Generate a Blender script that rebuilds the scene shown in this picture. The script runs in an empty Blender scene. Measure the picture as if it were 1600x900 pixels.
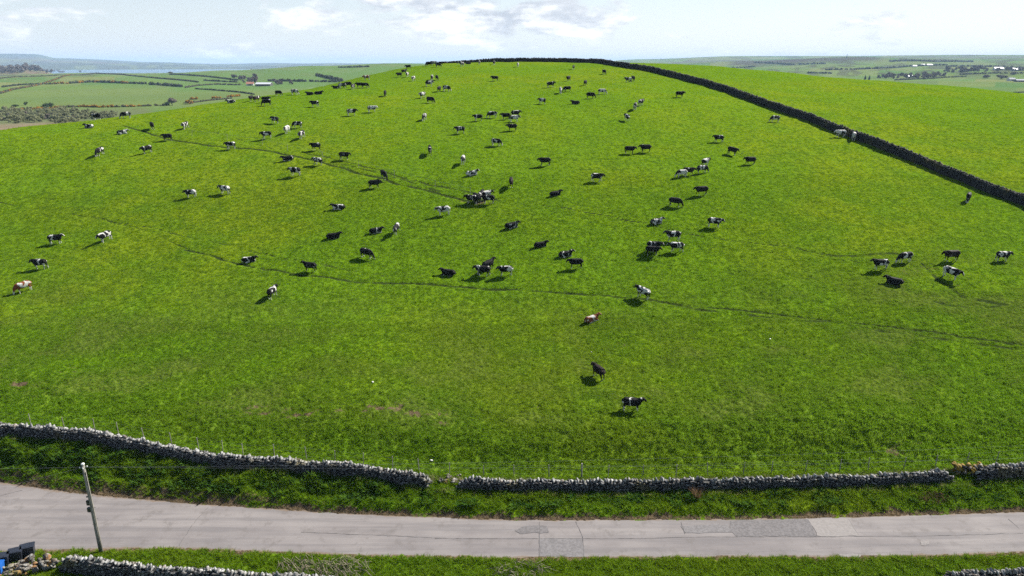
import bpy, bmesh, math, random
import numpy as np
from mathutils import Vector, Matrix
random.seed(7); rng = np.random.default_rng(7)
SC = bpy.context.scene
COL = SC.collection
R = math.radians
# ---------------------------------------------------------------- camera
cam_d = bpy.data.cameras.new('camera'); cam = bpy.data.objects.new('camera', cam_d); COL.objects.link(cam)
cam.location = (0, 0, 36.0); cam.rotation_euler = (R(90-17.65), 0, 0)
cam_d.sensor_width = 36; cam_d.lens = 24.75; cam_d.clip_start = .5; cam_d.clip_end = 80000
SC.camera = cam
# ---------------------------------------------------------------- sun, sky, exposure
SUN_AZ = 57.0      # degrees to the right of straight ahead
SUN_EL = 41.0
sd = bpy.data.lights.new('sun', 'SUN'); sun = bpy.data.objects.new('sun', sd); COL.objects.link(sun)
sd.energy = 5.0; sd.angle = R(.53); sd.color = (1, .955, .88)
_d = Vector((math.sin(R(SUN_AZ))*math.cos(R(SUN_EL)), math.cos(R(SUN_AZ))*math.cos(R(SUN_EL)), math.sin(R(SUN_EL))))
sun.rotation_euler = (-_d).to_track_quat('-Z', 'Y').to_euler(); sun.location = (60, 40, 120)
SC.view_settings.view_transform = 'Standard'; SC.view_settings.look = 'None'
SC.view_settings.exposure = 1.28; SC.view_settings.gamma = 1.0; SC.view_settings.use_curve_mapping = False
SC.cycles.use_denoising = False; SC.cycles.max_bounces = 4; SC.cycles.diffuse_bounces = 2; SC.cycles.glossy_bounces = 2
SC.cycles.transmission_bounces = 4; SC.cycles.transparent_max_bounces = 8; SC.cycles.volume_bounces = 0
W = bpy.data.worlds.new('World'); SC.world = W; W.use_nodes = True
def build_world():
    nt = W.node_tree; n = nt.nodes; l = nt.links; n.clear()
    out = n.new('ShaderNodeOutputWorld'); bg = n.new('ShaderNodeBackground'); bg.inputs[1].default_value = .05
    sky = n.new('ShaderNodeTexSky'); sky.sky_type = 'NISHITA'; sky.sun_disc = False
    sky.sun_elevation = R(SUN_EL); sky.sun_rotation = R(SUN_AZ); sky.altitude = 60
    sky.air_density = 1.0; sky.dust_density = .35; sky.ozone_density = 1.6
    tc = n.new('ShaderNodeTexCoord'); sep = n.new('ShaderNodeSeparateXYZ'); l.new(tc.outputs['Generated'], sep.inputs[0])
    def M(op, a, b=None, c=None):
        m = n.new('ShaderNodeMath'); m.operation = op
        for i, x in enumerate((a, b, c)):
            if x is None: continue
            if isinstance(x, (int, float)): m.inputs[i].default_value = x
            else: l.new(x, m.inputs[i])
        return m.outputs[0]
    az = M('ARCTAN2', sep.outputs[0], sep.outputs[1]); el = M('ARCSINE', sep.outputs[2])
    # clouds in (azimuth, elevation); layers crowd together towards the horizon
    elw = M('POWER', M('MAXIMUM', el, 0.0005), .75)
    cx = n.new('ShaderNodeCombineXYZ'); l.new(M('MULTIPLY', az, 7.0), cx.inputs[0]); l.new(M('MULTIPLY', elw, 13.0), cx.inputs[1])
    cx.inputs[2].default_value = 3.3
    def noise(scale, det, rough, dist=0.0, off=0.0):
        t = n.new('ShaderNodeTexNoise'); t.noise_dimensions = '3D'; t.inputs['Scale'].default_value = scale
        t.inputs['Detail'].default_value = det; t.inputs['Roughness'].default_value = rough; t.inputs['Distortion'].default_value = dist
        mp = n.new('ShaderNodeMapping'); mp.inputs['Location'].default_value = (off, off*.37, off*.11)
        l.new(cx.outputs[0], mp.inputs[0]); l.new(mp.outputs[0], t.inputs['Vector']); return t.outputs[0]
    def ramp(x, a, b):
        t = n.new('ShaderNodeMapRange'); t.interpolation_type = 'SMOOTHSTEP'; t.inputs[1].default_value = a; t.inputs[2].default_value = b
        l.new(x, t.inputs[0]); return t.outputs[0]
    # a cumulus bank hangs over the hill, other cloud drifts all round
    dx = M('DIVIDE', M('SUBTRACT', az, -.10), .24); dy = M('DIVIDE', M('SUBTRACT', el, M('SUBTRACT', .074, M('MULTIPLY', M('ADD', az, .10), .10))), .034)
    bank = M('MULTIPLY', M('EXPONENT', M('MULTIPLY', M('ADD', M('MULTIPLY', dx, dx), M('MULTIPLY', dy, dy)), -1.0)), .26)
    big = noise(1.15, 8, .56, .4, 0.0); fine = noise(3.6, 6, .6, .3, 5.0)
    dens = ramp(M('SUBTRACT', M('ADD', M('ADD', M('MULTIPLY', big, .78), M('MULTIPLY', fine, .22)), bank), M('MULTIPLY', M('MAXIMUM', el, 0.0), .42)), .53, .64)
    shade = ramp(M('ADD', M('MULTIPLY', noise(1.6, 6, .6, .3, 9.0), .6), M('MULTIPLY', noise(4.2, 5, .6, .2, 2.5), .4)), .40, .62)
    cd = n.new('ShaderNodeMix'); cd.data_type = 'RGBA'; l.new(ramp(bank, .06, .2), cd.inputs[0]); cd.inputs[6].default_value = (6.7, 7.0, 7.5, 1); cd.inputs[7].default_value = (5.0, 5.4, 6.1, 1)
    cc = n.new('ShaderNodeMix'); cc.data_type = 'RGBA'; l.new(shade, cc.inputs[0]); l.new(cd.outputs[2], cc.inputs[6]); cc.inputs[7].default_value = (10.2, 10.3, 10.4, 1)
    mix = n.new('ShaderNodeMix'); mix.data_type = 'RGBA'; l.new(M('MULTIPLY', dens, .92), mix.inputs[0])
    # thin high veil that whitens the lower sky
    veil = n.new('ShaderNodeMix'); veil.data_type = 'RGBA'; vf = n.new('ShaderNodeMapRange'); l.new(el, vf.inputs[0]); vf.inputs[1].default_value = 0.0; vf.interpolation_type = 'SMOOTHSTEP'; vf.inputs[1].default_value = -.05; vf.inputs[2].default_value = .27; vf.inputs[3].default_value = .85; vf.inputs[4].default_value = .03
    l.new(vf.outputs[0], veil.inputs[0]); l.new(sky.outputs[0], veil.inputs[6]); toward = n.new('ShaderNodeVectorMath'); toward.operation = 'DOT_PRODUCT'; l.new(tc.outputs['Generated'], toward.inputs[0]); toward.inputs[1].default_value = _d
    vc = n.new('ShaderNodeMix'); vc.data_type = 'RGBA'; l.new(ramp(toward.outputs['Value'], -.2, .85), vc.inputs[0]); vc.inputs[6].default_value = (7.1, 7.6, 8.2, 1); vc.inputs[7].default_value = (8.6, 9.0, 9.4, 1); l.new(vc.outputs[2], veil.inputs[7])
    l.new(veil.outputs[2], mix.inputs[6]); l.new(cc.outputs[2], mix.inputs[7])
    l.new(mix.outputs[2], bg.inputs[0]); l.new(bg.outputs[0], out.inputs[0])
build_world()
# ---------------------------------------------------------------- terrain heights
HILL_PTS = np.array([
 (-85,68,3.4),(-60,62,2.6),(-48.6,59.5,2.2),(-25,56.5,1.6),(0,53.4,.8),(25,53.5,.8),(46,54.9,1.0),(65,57,1.6),(90,60,2.2),
 (0,65,2.1),(-50,72,3.6),(50,65,3.4),(-90,80,5.0),(90,75,6.0),
 (0,80,4.9),(-40,85,5.8),(45,87,9.0),(65,90,10.2),(95,95,11.5),
 (-70,102,8.8),(0,100,10.0),(30,105,12.4),(84,114,14.6),(-110,110,9.8),(130,110,13.5),
 (0,118,15.4),(40,125,17.6),(-50,125,15.2),(-90,130,15.5),
 (0,147,22.2),(70,153,22.6),(60,164,24.4),(-50,150,21.2),(120,150,21.5),
 (-99,152,21.8),(-114,152,21.6),(-80,165,23.6),(-93,172,23.9),(-73,200,27),(-60,225,29.0),(-47,262,32.8),(-35,290,35.6),
 (0,190,28.2),(30,180,28.2),(0,234,32.6),(0,275,35.6),(0,310,36.6),(40,300,36.6),(60,230,32.2),(40,265,35.2),(80,280,35.0),
 (114,255,31.4),(100,200,28.0),(145,200,26.8),(170,150,20.5),(180,190,23.5),(150,240,28.5),
 (-140,140,15.5),(-150,170,12),(-130,185,15.5),(-115,215,16.5),(-105,245,17),(-95,285,18.5),(-80,320,22),(-45,350,27),(0,370,30),(50,370,30),(110,340,25),(170,300,20),(210,250,17),(230,190,15),
 (-190,160,1),(-180,210,0),(-170,260,-1),(-160,310,-2),(-140,370,-3),(-60,430,2),(0,450,5),(80,450,5),(180,400,2),(260,330,0),(310,240,-2),(300,150,2),(-200,110,0),(-160,100,4),(200,110,9),(250,90,5),
 (-220,420,-6),(-100,520,-6),(60,540,-4),(220,500,-5),(360,400,-6),(400,200,-6),(-300,250,-7),(-300,100,-6),(-130,70,3),(150,65,3),(-260,50,-3),(260,50,0)], float)
def _tps(P):
    n = len(P); d = np.hypot(P[:,None,0]-P[None,:,0], P[:,None,1]-P[None,:,1])/100.
    K = d*d*np.log(d+1e-9) + np.eye(n)*0.004
    Q = np.c_[np.ones(n), P[:,:2]/100.]
    A = np.zeros((n+3,n+3)); A[:n,:n] = K; A[:n,n:] = Q; A[n:,:n] = Q.T
    return np.linalg.solve(A, np.r_[P[:,2], 0, 0, 0])
HILL_W = _tps(HILL_PTS)
def hill(x, y):
    x = np.asarray(x, float); y = np.asarray(y, float); xs = x.ravel()/100.; ys = y.ravel()/100.
    out = np.empty(xs.size); n = len(HILL_PTS); px = HILL_PTS[:,0]/100.; py = HILL_PTS[:,1]/100.
    for a in range(0, xs.size, 60000):
        X = xs[a:a+60000,None]; Y = ys[a:a+60000,None]
        d2 = (X-px)**2 + (Y-py)**2 + 1e-12
        out[a:a+60000] = (0.5*d2*np.log(d2)) @ HILL_W[:n] + HILL_W[n] + X[:,0]*HILL_W[n+1] + Y[:,0]*HILL_W[n+2]
    return out.reshape(x.shape)
# far country: rows of (distance, height) for directions named by azimuth in degrees to the right of the view axis
FAR = [
 (-75, [(300,-6),(1200,-8),(3500,-8),(5200,-25),(7000,10),(11000,150),(15000,280),(20000,300)]),
 (-38, [(300,-6),(900,-8),(1600,-5),(2300,2),(3100,-6),(4200,42),(5200,-12),(6000,-31),(9600,-31),(11000,20),(13500,105),(15500,168),(20000,150)]),
 (-34, [(300,-6),(900,-8),(1600,-4),(2300,4),(3100,-2),(4200,22),(5200,-12),(6000,-31),(9600,-31),(11000,30),(13500,125),(15500,196),(20000,160)]),
 (-32.8, [(300,-6),(900,-8),(1600,-4),(2300,5),(3100,0),(4200,6),(5200,-20),(6000,-31),(9600,-31),(11000,40),(13500,120),(15500,190),(20000,160)]),
 (-31.5,[(300,-6),(900,-8),(1600,-3),(2300,5),(3000,2),(4000,-14),(5000,-31),(9600,-31),(11500,50),(13500,70),(15500,122),(20000,110)]),
 (-26, [(300,-6),(900,-8),(1500,-3),(2200,5),(3000,3),(4000,-14),(5000,-31),(9600,-31),(11500,30),(13500,40),(15500,72),(20000,66)]),
 (-21, [(300,-6),(900,-8),(1500,-2),(1900,8),(2400,17),(3000,10),(4000,-14),(5000,-31),(9600,-31),(11500,-5),(13500,8),(15500,22),(20000,20)]),
 (-15, [(300,-6),(900,-8),(1300,-3),(1700,12),(2200,31),(2700,28),(4000,10),(9600,0),(15500,30),(20000,40)]),
 (-8,  [(300,-6),(900,-8),(1300,0),(1700,18),(2200,38),(2700,36),(4000,20),(9600,10),(15500,30),(20000,40)]),
 (4,   [(300,-6),(900,-8),(1400,-2),(2000,8),(3000,20),(5000,20),(9600,30),(15500,60),(20000,70)]),
 (10,  [(300,-6),(900,-8),(1500,-8),(2200,-2),(3500,10),(5000,30),(7000,50),(8500,80),(12000,70),(20000,70)]),
 (17,  [(300,-6),(900,-8),(1500,-8),(2200,-4),(3500,18),(4600,52),(6000,58),(8000,100),(12000,80),(20000,70)]),
 (25,  [(300,-6),(700,-9),(1100,-6),(1700,-2),(2400,8),(3600,36),(4600,74),(6000,80),(8000,100),(20000,80)]),
 (32,  [(300,-6),(700,-9),(1000,-6),(1500,-3),(2200,6),(3200,22),(4600,48),(6500,86),(9000,116),(20000,80)]),
 (37,  [(300,-6),(700,-9),(1000,-6),(1500,-3),(2200,6),(3200,22),(4600,50),(6500,86),(9000,126),(20000,80)]),
 (75,  [(300,-6),(1200,-9),(2500,5),(5000,60),(9000,110),(20000,80)]),
]
def far(x, y):
    x = np.asarray(x, float); y = np.asarray(y, float); sh = x.shape
    x = x.ravel(); y = y.ravel(); D = np.hypot(x, y); az = np.degrees(np.arctan2(x, y))
    A = np.array([r[0] for r in FAR]); L = np.log(np.maximum(D, 300.))
    tab = np.array([np.interp(L, np.log([p[0] for p in r[1]]), [p[1] for p in r[1]]) for r in FAR])
    i = np.clip(np.searchsorted(A, az)-1, 0, len(A)-2); t = np.clip((az-A[i])/(A[i+1]-A[i]), 0, 1); t = t*t*(3-2*t)
    k = np.arange(x.size)
    return (tab[i,k]*(1-t) + tab[i+1,k]*t).reshape(sh)
def sstep(a, b, t):
    t = np.clip((t-a)/(b-a), 0, 1); return t*t*(3-2*t)
def at_far(px, py): return at(px, py, 0., True)
# near strip: lines across the picture as y(x)
ROAD_FAR  = np.array([(-95,68),(-70,61.5),(-46.3,55.3),(-39,53.7),(-27.5,52.0),(-14,50.6),(0,49.7),(18,49.8),(30,50.2),(43,50.8),(60,52),(95,55.5)])
ROAD_NEAR = np.array([(-95,58),(-70,51),(-52,46.6),(-43,45.6),(-37.5,45.9),(-26.5,46.2),(-13,45.4),(0,45.1),(18,45.2),(32,45.3),(40,45.7),(60,46.8),(95,50)])
WALL_LINE = np.array([(-95,69),(-62,62.2),(-48.6,59.7),(-41,59.0),(-36.5,58.0),(-29.5,56.2),(-25,55.2),(-22,55.2),(-16.5,54.7),(-12,54.0),(-7,53.2),(0,52.9),(8,52.9),(22,53.2),(32,53.6),(38,54.0),(42,54.3),(48,55.0),(60,56.4),(95,60.5)])
def line(L, x): return np.interp(x, L[:,0], L[:,1])
def base(x, y):
    x = np.asarray(x, float); y = np.asarray(y, float)
    yw = line(WALL_LINE, x); yr = line(ROAD_FAR, x); yn = line(ROAD_NEAR, x)
    D = np.hypot(x, y)
    h = hill(x, np.maximum(y, yw))
    t = sstep(0., 1., (y-yr-.15)/(yw-yr-.6))
    bank = h*t + .35*np.exp(-((y-yr-.9)/.6)**2)*(y > yr)
    h = np.where(y < yw, np.where(y < yr, 0., bank), h)
    h = np.where(y < yn, -.02*np.maximum(yn-y-.3, 0) , h)
    w = sstep(420., 560., D)
    return h*(1-w) + far(x, y)*w
H_CAM = 36.0; PITCH = math.radians(17.65); FPX = 1100.0
def at(px, py, dz=0., far_only=False):
    """ground point that the photograph shows at this pixel"""
    u = (px-800)/FPX; v = (py-450)/FPX; sp, cp = math.sin(PITCH), math.cos(PITCH)
    d = np.array([u, cp-v*sp, -sp-v*cp]); t = np.geomspace(430., 24000., 900) if far_only else np.r_[np.arange(38., 420., .5), np.geomspace(420., 24000., 900)]
    P = d[None,:]*t[:,None]; z = P[:,2]+H_CAM-dz; g = base(P[:,0], P[:,1]); below = np.nonzero(z < g)[0]
    if not len(below): return None
    k = below[0]; a, b = (t[k-1] if k else t[0]), t[k]
    for _ in range(18):
        m = .5*(a+b)
        if m*d[2]+H_CAM-dz < base(d[0]*m, d[1]*m): b = m
        else: a = m
    return float(d[0]*b), float(d[1]*b)
# ---------------------------------------------------------------- material helpers
class NT:
    def __init__(s, name):
        s.m = bpy.data.materials.new(name); s.m.use_nodes = True; s.nt = s.m.node_tree; s.n = s.nt.nodes; s.l = s.nt.links
        s.bsdf = s.n['Principled BSDF']; s.out = s.n['Material Output']
    def node(s, t, **kw):
        x = s.n.new(t)
        for k, v in kw.items(): setattr(x, k, v)
        return x
    def put(s, sock, v):
        if isinstance(v, bpy.types.NodeSocket): s.l.new(v, sock)
        else: sock.default_value = v
    def math(s, op, a, b=0.0, clamp=False):
        x = s.node('ShaderNodeMath', operation=op, use_clamp=clamp); s.put(x.inputs[0], a); s.put(x.inputs[1], b); return x.outputs[0]
    def pos(s): return s.node('ShaderNodeNewGeometry').outputs['Position']
    def obj(s): return s.node('ShaderNodeTexCoord').outputs['Object']
    def attr(s, name, out='Fac'): return s.node('ShaderNodeAttribute', attribute_name=name).outputs[out]
    def mapped(s, v, scale=(1,1,1), rot=(0,0,0), loc=(0,0,0)):
        x = s.node('ShaderNodeMapping'); s.l.new(v, x.inputs[0]); x.inputs['Scale'].default_value = scale
        x.inputs['Rotation'].default_value = rot; x.inputs['Location'].default_value = loc; return x.outputs[0]
    def noise(s, v, scale, det=4, rough=.55, dist=0.0):
        x = s.node('ShaderNodeTexNoise'); s.l.new(v, x.inputs['Vector']); x.inputs['Scale'].default_value = scale
        x.inputs['Detail'].default_value = det; x.inputs['Roughness'].default_value = rough; x.inputs['Distortion'].default_value = dist
        return x.outputs[0]
    def ramp(s, x, a, b, lo=0.0, hi=1.0):
        t = s.node('ShaderNodeMapRange', interpolation_type='SMOOTHSTEP'); s.put(t.inputs[0], x)
        for i, v in enumerate((a, b, lo, hi)): t.inputs[i+1].default_value = v
        return t.outputs[0]
    def mix(s, f, a, b, mode='MIX'):
        x = s.node('ShaderNodeMix', data_type='RGBA', blend_type=mode); s.put(x.inputs[0], f)
        for i, v in ((6, a), (7, b)):
            if isinstance(v, tuple) and len(v) == 3: v = (*v, 1)
            s.put(x.inputs[i], v)
        return x.outputs[2]
    def bump(s, h, strength=.5, dist=.1):
        x = s.node('ShaderNodeBump'); x.inputs['Strength'].default_value = strength; x.inputs['Distance'].default_value = dist
        s.l.new(h, x.inputs['Height']); s.l.new(x.outputs[0], s.bsdf.inputs['Normal'])
    def color(s, c, rough=.9, spec=.3):
        if isinstance(c, tuple) and len(c) == 3: c = (*c, 1)
        s.put(s.bsdf.inputs['Base Color'], c); s.bsdf.inputs['Roughness'].default_value = rough
        s.bsdf.inputs['Specular IOR Level'].default_value = spec; return s.m
    def leafy(s, c, trans=.5, rough=.6, spec=.0):
        """diffuse plus light through the leaf"""
        s.color(c, rough, spec); t = s.node('ShaderNodeBsdfTranslucent')
        s.put(t.inputs[0], c if not (isinstance(c, tuple) and len(c) == 3) else (*c, 1)); mx = s.node('ShaderNodeMixShader'); mx.inputs[0].default_value = trans
        s.l.new(s.bsdf.outputs[0], mx.inputs[1]); s.l.new(t.outputs[0], mx.inputs[2]); s.l.new(mx.outputs[0], s.out.inputs[0]); return s.m
def grass_tint(m):
    """pasture colour from place: yellower and greener drifts, straw coloured bits"""
    p = m.pos(); a = m.noise(p, .022, 3, .5); b = m.noise(p, .11, 4, .6); c = m.noise(p, 2.4, 4, .65)
    col = m.mix(m.ramp(a, .38, .64), (.116, .222, .007), (.158, .236, .008))
    col = m.mix(m.math('MULTIPLY', m.ramp(b, .40, .66), .7), col, (.100, .205, .008))
    col = m.mix(m.math('MULTIPLY', m.ramp(c, .50, .74), .55), col, (.205, .258, .028))
    col = m.mix(m.math('MULTIPLY', m.ramp(c, .46, .28), .4), col, (.050, .120, .008))
    return col
def mat_ground():
    m = NT('ground_grass'); p = m.pos()
    col = m.mix(1.0, grass_tint(m), (.80, .76, .80), 'MULTIPLY'); fn2 = m.noise(p, 1.3, 5, .7); col = m.mix(m.ramp(fn2, .38, .56, .8, 0), col, (.036, .072, .005)); soil = m.attr('soil'); verge = m.attr('verge'); farm = m.attr('far'); tint = m.attr('tint', 'Color')  # dark specks: rank grass tone plus painted-in shade of tussock pits
    n1 = m.noise(p, 2.2, 5, .65); n2 = m.noise(p, 7.0, 3, .6)
    vcol = m.mix(m.ramp(n1, .35, .65), (.075, .150, .012), (.140, .205, .018))
    col = m.mix(verge, col, vcol)
    sw = m.attr('sward'); sn = m.noise(p, 3.2, 4, .7); col = m.mix(m.math('MULTIPLY', sw, .75), col, m.mix(m.ramp(sn, .42, .62), (.036, .050, .010), (.092, .122, .016)))
    dirt = m.mix(m.ramp(n2, .35, .65), (.050, .037, .020), (.120, .088, .054))
    f = m.ramp(m.math('ADD', soil, m.math('MULTIPLY', m.math('SUBTRACT', m.math('ADD', m.math('MULTIPLY', n1, .5), m.math('MULTIPLY', m.noise(p, 4.5, 3, .7), .5)), .5), 1.5)), .50, .68)
    col = m.mix(f, col, dirt); col = m.mix(m.ramp(m.math('ADD', m.attr('track'), m.math('MULTIPLY', m.math('SUBTRACT', n1, .5), .6)), .28, .62), col, m.mix(n2, (.020, .036, .007), (.042, .058, .014)))
    # far fields carry their own crop colour
    fn = m.noise(p, .004, 4, .6); fcol = m.mix(m.ramp(fn, .35, .65, 0, .35), tint, (.085, .110, .038))
    fcol = m.mix(m.ramp(m.noise(p, .03, 3, .6), .4, .7, 0, .22), fcol, (.060, .080, .034))
    col = m.mix(farm, col, fcol)
    h = m.math('ADD', m.math('MULTIPLY', m.noise(p, 2.3, 4, .65), .75), m.math('ADD', m.math('MULTIPLY', m.noise(p, .32, 3, .6), .5), m.math('MULTIPLY', n2, .14)))
    m.bump(h, .8, .30); m.color(col, 1.0, 0.0)
    return m.m
def mat_grass(name, bias):
    m = NT(name); r = m.node('ShaderNodeObjectInfo').outputs['Random']
    col = grass_tint(m)
    col = m.mix(m.ramp(r, .0, 1.0, 0, .4), col, bias)
    return m.leafy(col, .5, .55)
def mat_stone(name, dark, light, lichen=.5, warm=.12):
    m = NT(name); o = m.obj(); oi = m.node('ShaderNodeObjectInfo').outputs['Random']
    v = m.node('ShaderNodeVectorMath', operation='ADD'); m.l.new(m.pos(), v.inputs[0]); p = v.outputs[0]
    n1 = m.noise(p, 2.6, 3, .6); n2 = m.noise(p, 9.0, 4, .65); n3 = m.noise(p, .45, 2, .5)
    col = m.mix(m.ramp(n1, .3, .7), dark, light)
    col = m.mix(m.ramp(oi, .85, 1.0, 0, .35), col, (.17, .10, .05))
    col = m.mix(m.math('MULTIPLY', m.ramp(m.noise(p, 5.5, 4, .65), .53, .60), lichen), col, (.42, .42, .40))
    col = m.mix(m.math('MULTIPLY', m.ramp(n3, .56, .70), warm*3), col, (.15, .12, .03))
    m.bump(m.noise(p, 16, 4, .6), .5, .03); return m.color(col, .92, .2)
def mat_road():
    m = NT('old_asphalt'); p = m.pos()
    a = m.noise(p, .25, 3, .5); s = m.noise(m.mapped(p, (.10, 1.6, 1), (0, 0, R(1.5))), 1.0, 5, .6); g = m.noise(p, 24, 3, .75)
    col = m.mix(m.ramp(a, .35, .65), (.148, .133, .130), (.180, .163, .157))
    col = m.mix(m.ramp(m.noise(m.mapped(p, (.02, 1.1, 1)), 1.0, 2, .5), .45, .62, 0, .5), col, (.205, .186, .178)); col = m.mix(m.ramp(s, .42, .68, 0, .6), col, (.108, .100, .102))
    col = m.mix(m.ramp(m.noise(p, .8, 5, .7), .50, .70, 0, .7), col, (.112, .100, .094))
    col = m.mix(m.ramp(g, .52, .72, 0, .6), col, (.095, .088, .088))
    e = m.attr('edge'); col = m.mix(m.ramp(m.math('ADD', e, m.math('MULTIPLY', m.math('SUBTRACT', m.noise(p, 1.7, 4, .6), .5), 1.2)), .45, .8, 0, .8), col, (.135, .098, .068))
    m.bump(g, .3, .01); return m.color(col, .88, .25)
def flat(name, c, rough=.8, spec=.3, var=.25, scale=3.0):
    m = NT(name); n = m.noise(m.pos(), scale, 4, .6); d = tuple(x*(1-var) for x in c); b = tuple(min(1, x*(1+var)) for x in c)
    return m.color(m.mix(m.ramp(n, .3, .7), d, b), rough, spec)
def leaf(name, c1, c2, trans=.4, scale=.5):
    m = NT(name); n = m.noise(m.pos(), scale, 4, .6); r = m.node('ShaderNodeObjectInfo').outputs['Random']
    col = m.mix(m.ramp(n, .35, .65), c1, c2); return m.leafy(col, trans, .7)
def mat_cow():
    m = NT('cow_hide'); oi = m.node('ShaderNodeObjectInfo'); sp = m.node('ShaderNodeSeparateColor'); m.l.new(oi.outputs['Color'], sp.inputs[0])
    o = m.obj(); off = m.node('ShaderNodeCombineXYZ'); m.put(off.inputs[0], m.math('MULTIPLY', sp.outputs[0], 61.0)); m.put(off.inputs[1], m.math('MULTIPLY', sp.outputs[0], 23.0))
    ad = m.node('ShaderNodeVectorMath', operation='ADD'); m.l.new(o, ad.inputs[0]); m.l.new(off.outputs[0], ad.inputs[1])
    n = m.noise(ad.outputs[0], 1.6, 1.6, .45, .35)
    xyz = m.node('ShaderNodeSeparateXYZ'); m.l.new(o, xyz.inputs[0])
    th = m.math('SUBTRACT', .74, m.math('MULTIPLY', sp.outputs[1], .46))
    head = m.ramp(xyz.outputs[0], .75, .95)                                   # heads stay dark on most
    w1 = m.math('GREATER_THAN', m.math('SUBTRACT', n, m.math('MULTIPLY', head, .12)), th)
    legn = m.math('MULTIPLY', m.math('SUBTRACT', n, .5), .6)
    w2 = m.math('LESS_THAN', m.math('ADD', xyz.outputs[2], legn), oi.outputs['Alpha'])
    blaze = m.math('MULTIPLY', m.math('GREATER_THAN', xyz.outputs[0], 1.16), m.math('MULTIPLY', m.math('LESS_THAN', m.math('ABSOLUTE', xyz.outputs[1]), .055), m.math('GREATER_THAN', sp.outputs[1], .3)))
    fr = m.math('FRACT', m.math('MULTIPLY', sp.outputs[0], 7.31)); xb = m.math('ADD', m.math('MULTIPLY', fr, 1.5), -.95)
    bw = m.math('MULTIPLY', m.math('SUBTRACT', sp.outputs[1], .13), .55)
    band = m.math('LESS_THAN', m.math('ABSOLUTE', m.math('SUBTRACT', m.math('ADD', xyz.outputs[0], m.math('MULTIPLY', m.math('SUBTRACT', n, .5), 1.3)), xb)), bw)
    w = m.math('MAXIMUM', m.math('MAXIMUM', m.math('MAXIMUM', w1, band), w2), blaze)
    dark = m.mix(sp.outputs[2], (.0085, .008, .008), (.15, .046, .018))
    wn = m.noise(o, 6, 3, .6); white = m.mix(m.ramp(wn, .3, .7), (.34, .33, .30), (.54, .525, .50))
    col = m.mix(w, dark, white)
    return m.color(col, .75, .12)
def mat_sea():
    m = NT('sea_water'); p = m.pos(); m.bump(m.noise(p, .02, 3, .6), .2, 4.0)
    return m.color((.05, .11, .17), .25, .5)
MAT = {}
# ---------------------------------------------------------------- mesh helpers
def link(o, parent=None):
    COL.objects.link(o)
    if parent is not None: o.parent = parent
    return o
def mesh_np(name, V, F, mat, smooth=False):
    """V (n,3), F list of index arrays (k,3) / (k,4)"""
    me = bpy.data.meshes.new(name); V = np.asarray(V, np.float32)
    Fs = [np.asarray(f, np.int32) for f in (F if isinstance(F, list) else [F]) if len(f)]
    me.vertices.add(len(V)); me.vertices.foreach_set('co', V.ravel())
    loops = np.concatenate([f.ravel() for f in Fs]); tot = np.concatenate([np.full(len(f), f.shape[1], np.int32) for f in Fs])
    me.loops.add(len(loops)); me.loops.foreach_set('vertex_index', loops)
    me.polygons.add(len(tot)); st = np.zeros(len(tot), np.int32); st[1:] = np.cumsum(tot)[:-1]
    me.polygons.foreach_set('loop_start', st); me.polygons.foreach_set('loop_total', tot)
    if smooth: me.polygons.foreach_set('use_smooth', np.ones(len(tot), bool))
    me.update(calc_edges=True); me.validate()
    if mat: me.materials.append(mat)
    return me
def obj_of(name, me, parent=None, loc=(0,0,0), rot=(0,0,0), scale=(1,1,1)):
    o = bpy.data.objects.new(name, me); o.location = loc; o.rotation_euler = rot; o.scale = scale if not isinstance(scale, (int, float)) else (scale,)*3
    return link(o, parent)
def tag(o, label=None, cat=None, group=None, kind=None):
    if label: o['label'] = label
    if cat: o['category'] = cat
    if group: o['group'] = group
    if kind: o['kind'] = kind
    return o
def thing(name, label, cat, loc=(0,0,0), rz=0, group=None):
    o = bpy.data.objects.new(name, None); o.location = loc; o.rotation_euler = (0, 0, rz); o.empty_display_size = .3
    return tag(link(o), label, cat, group)
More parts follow.
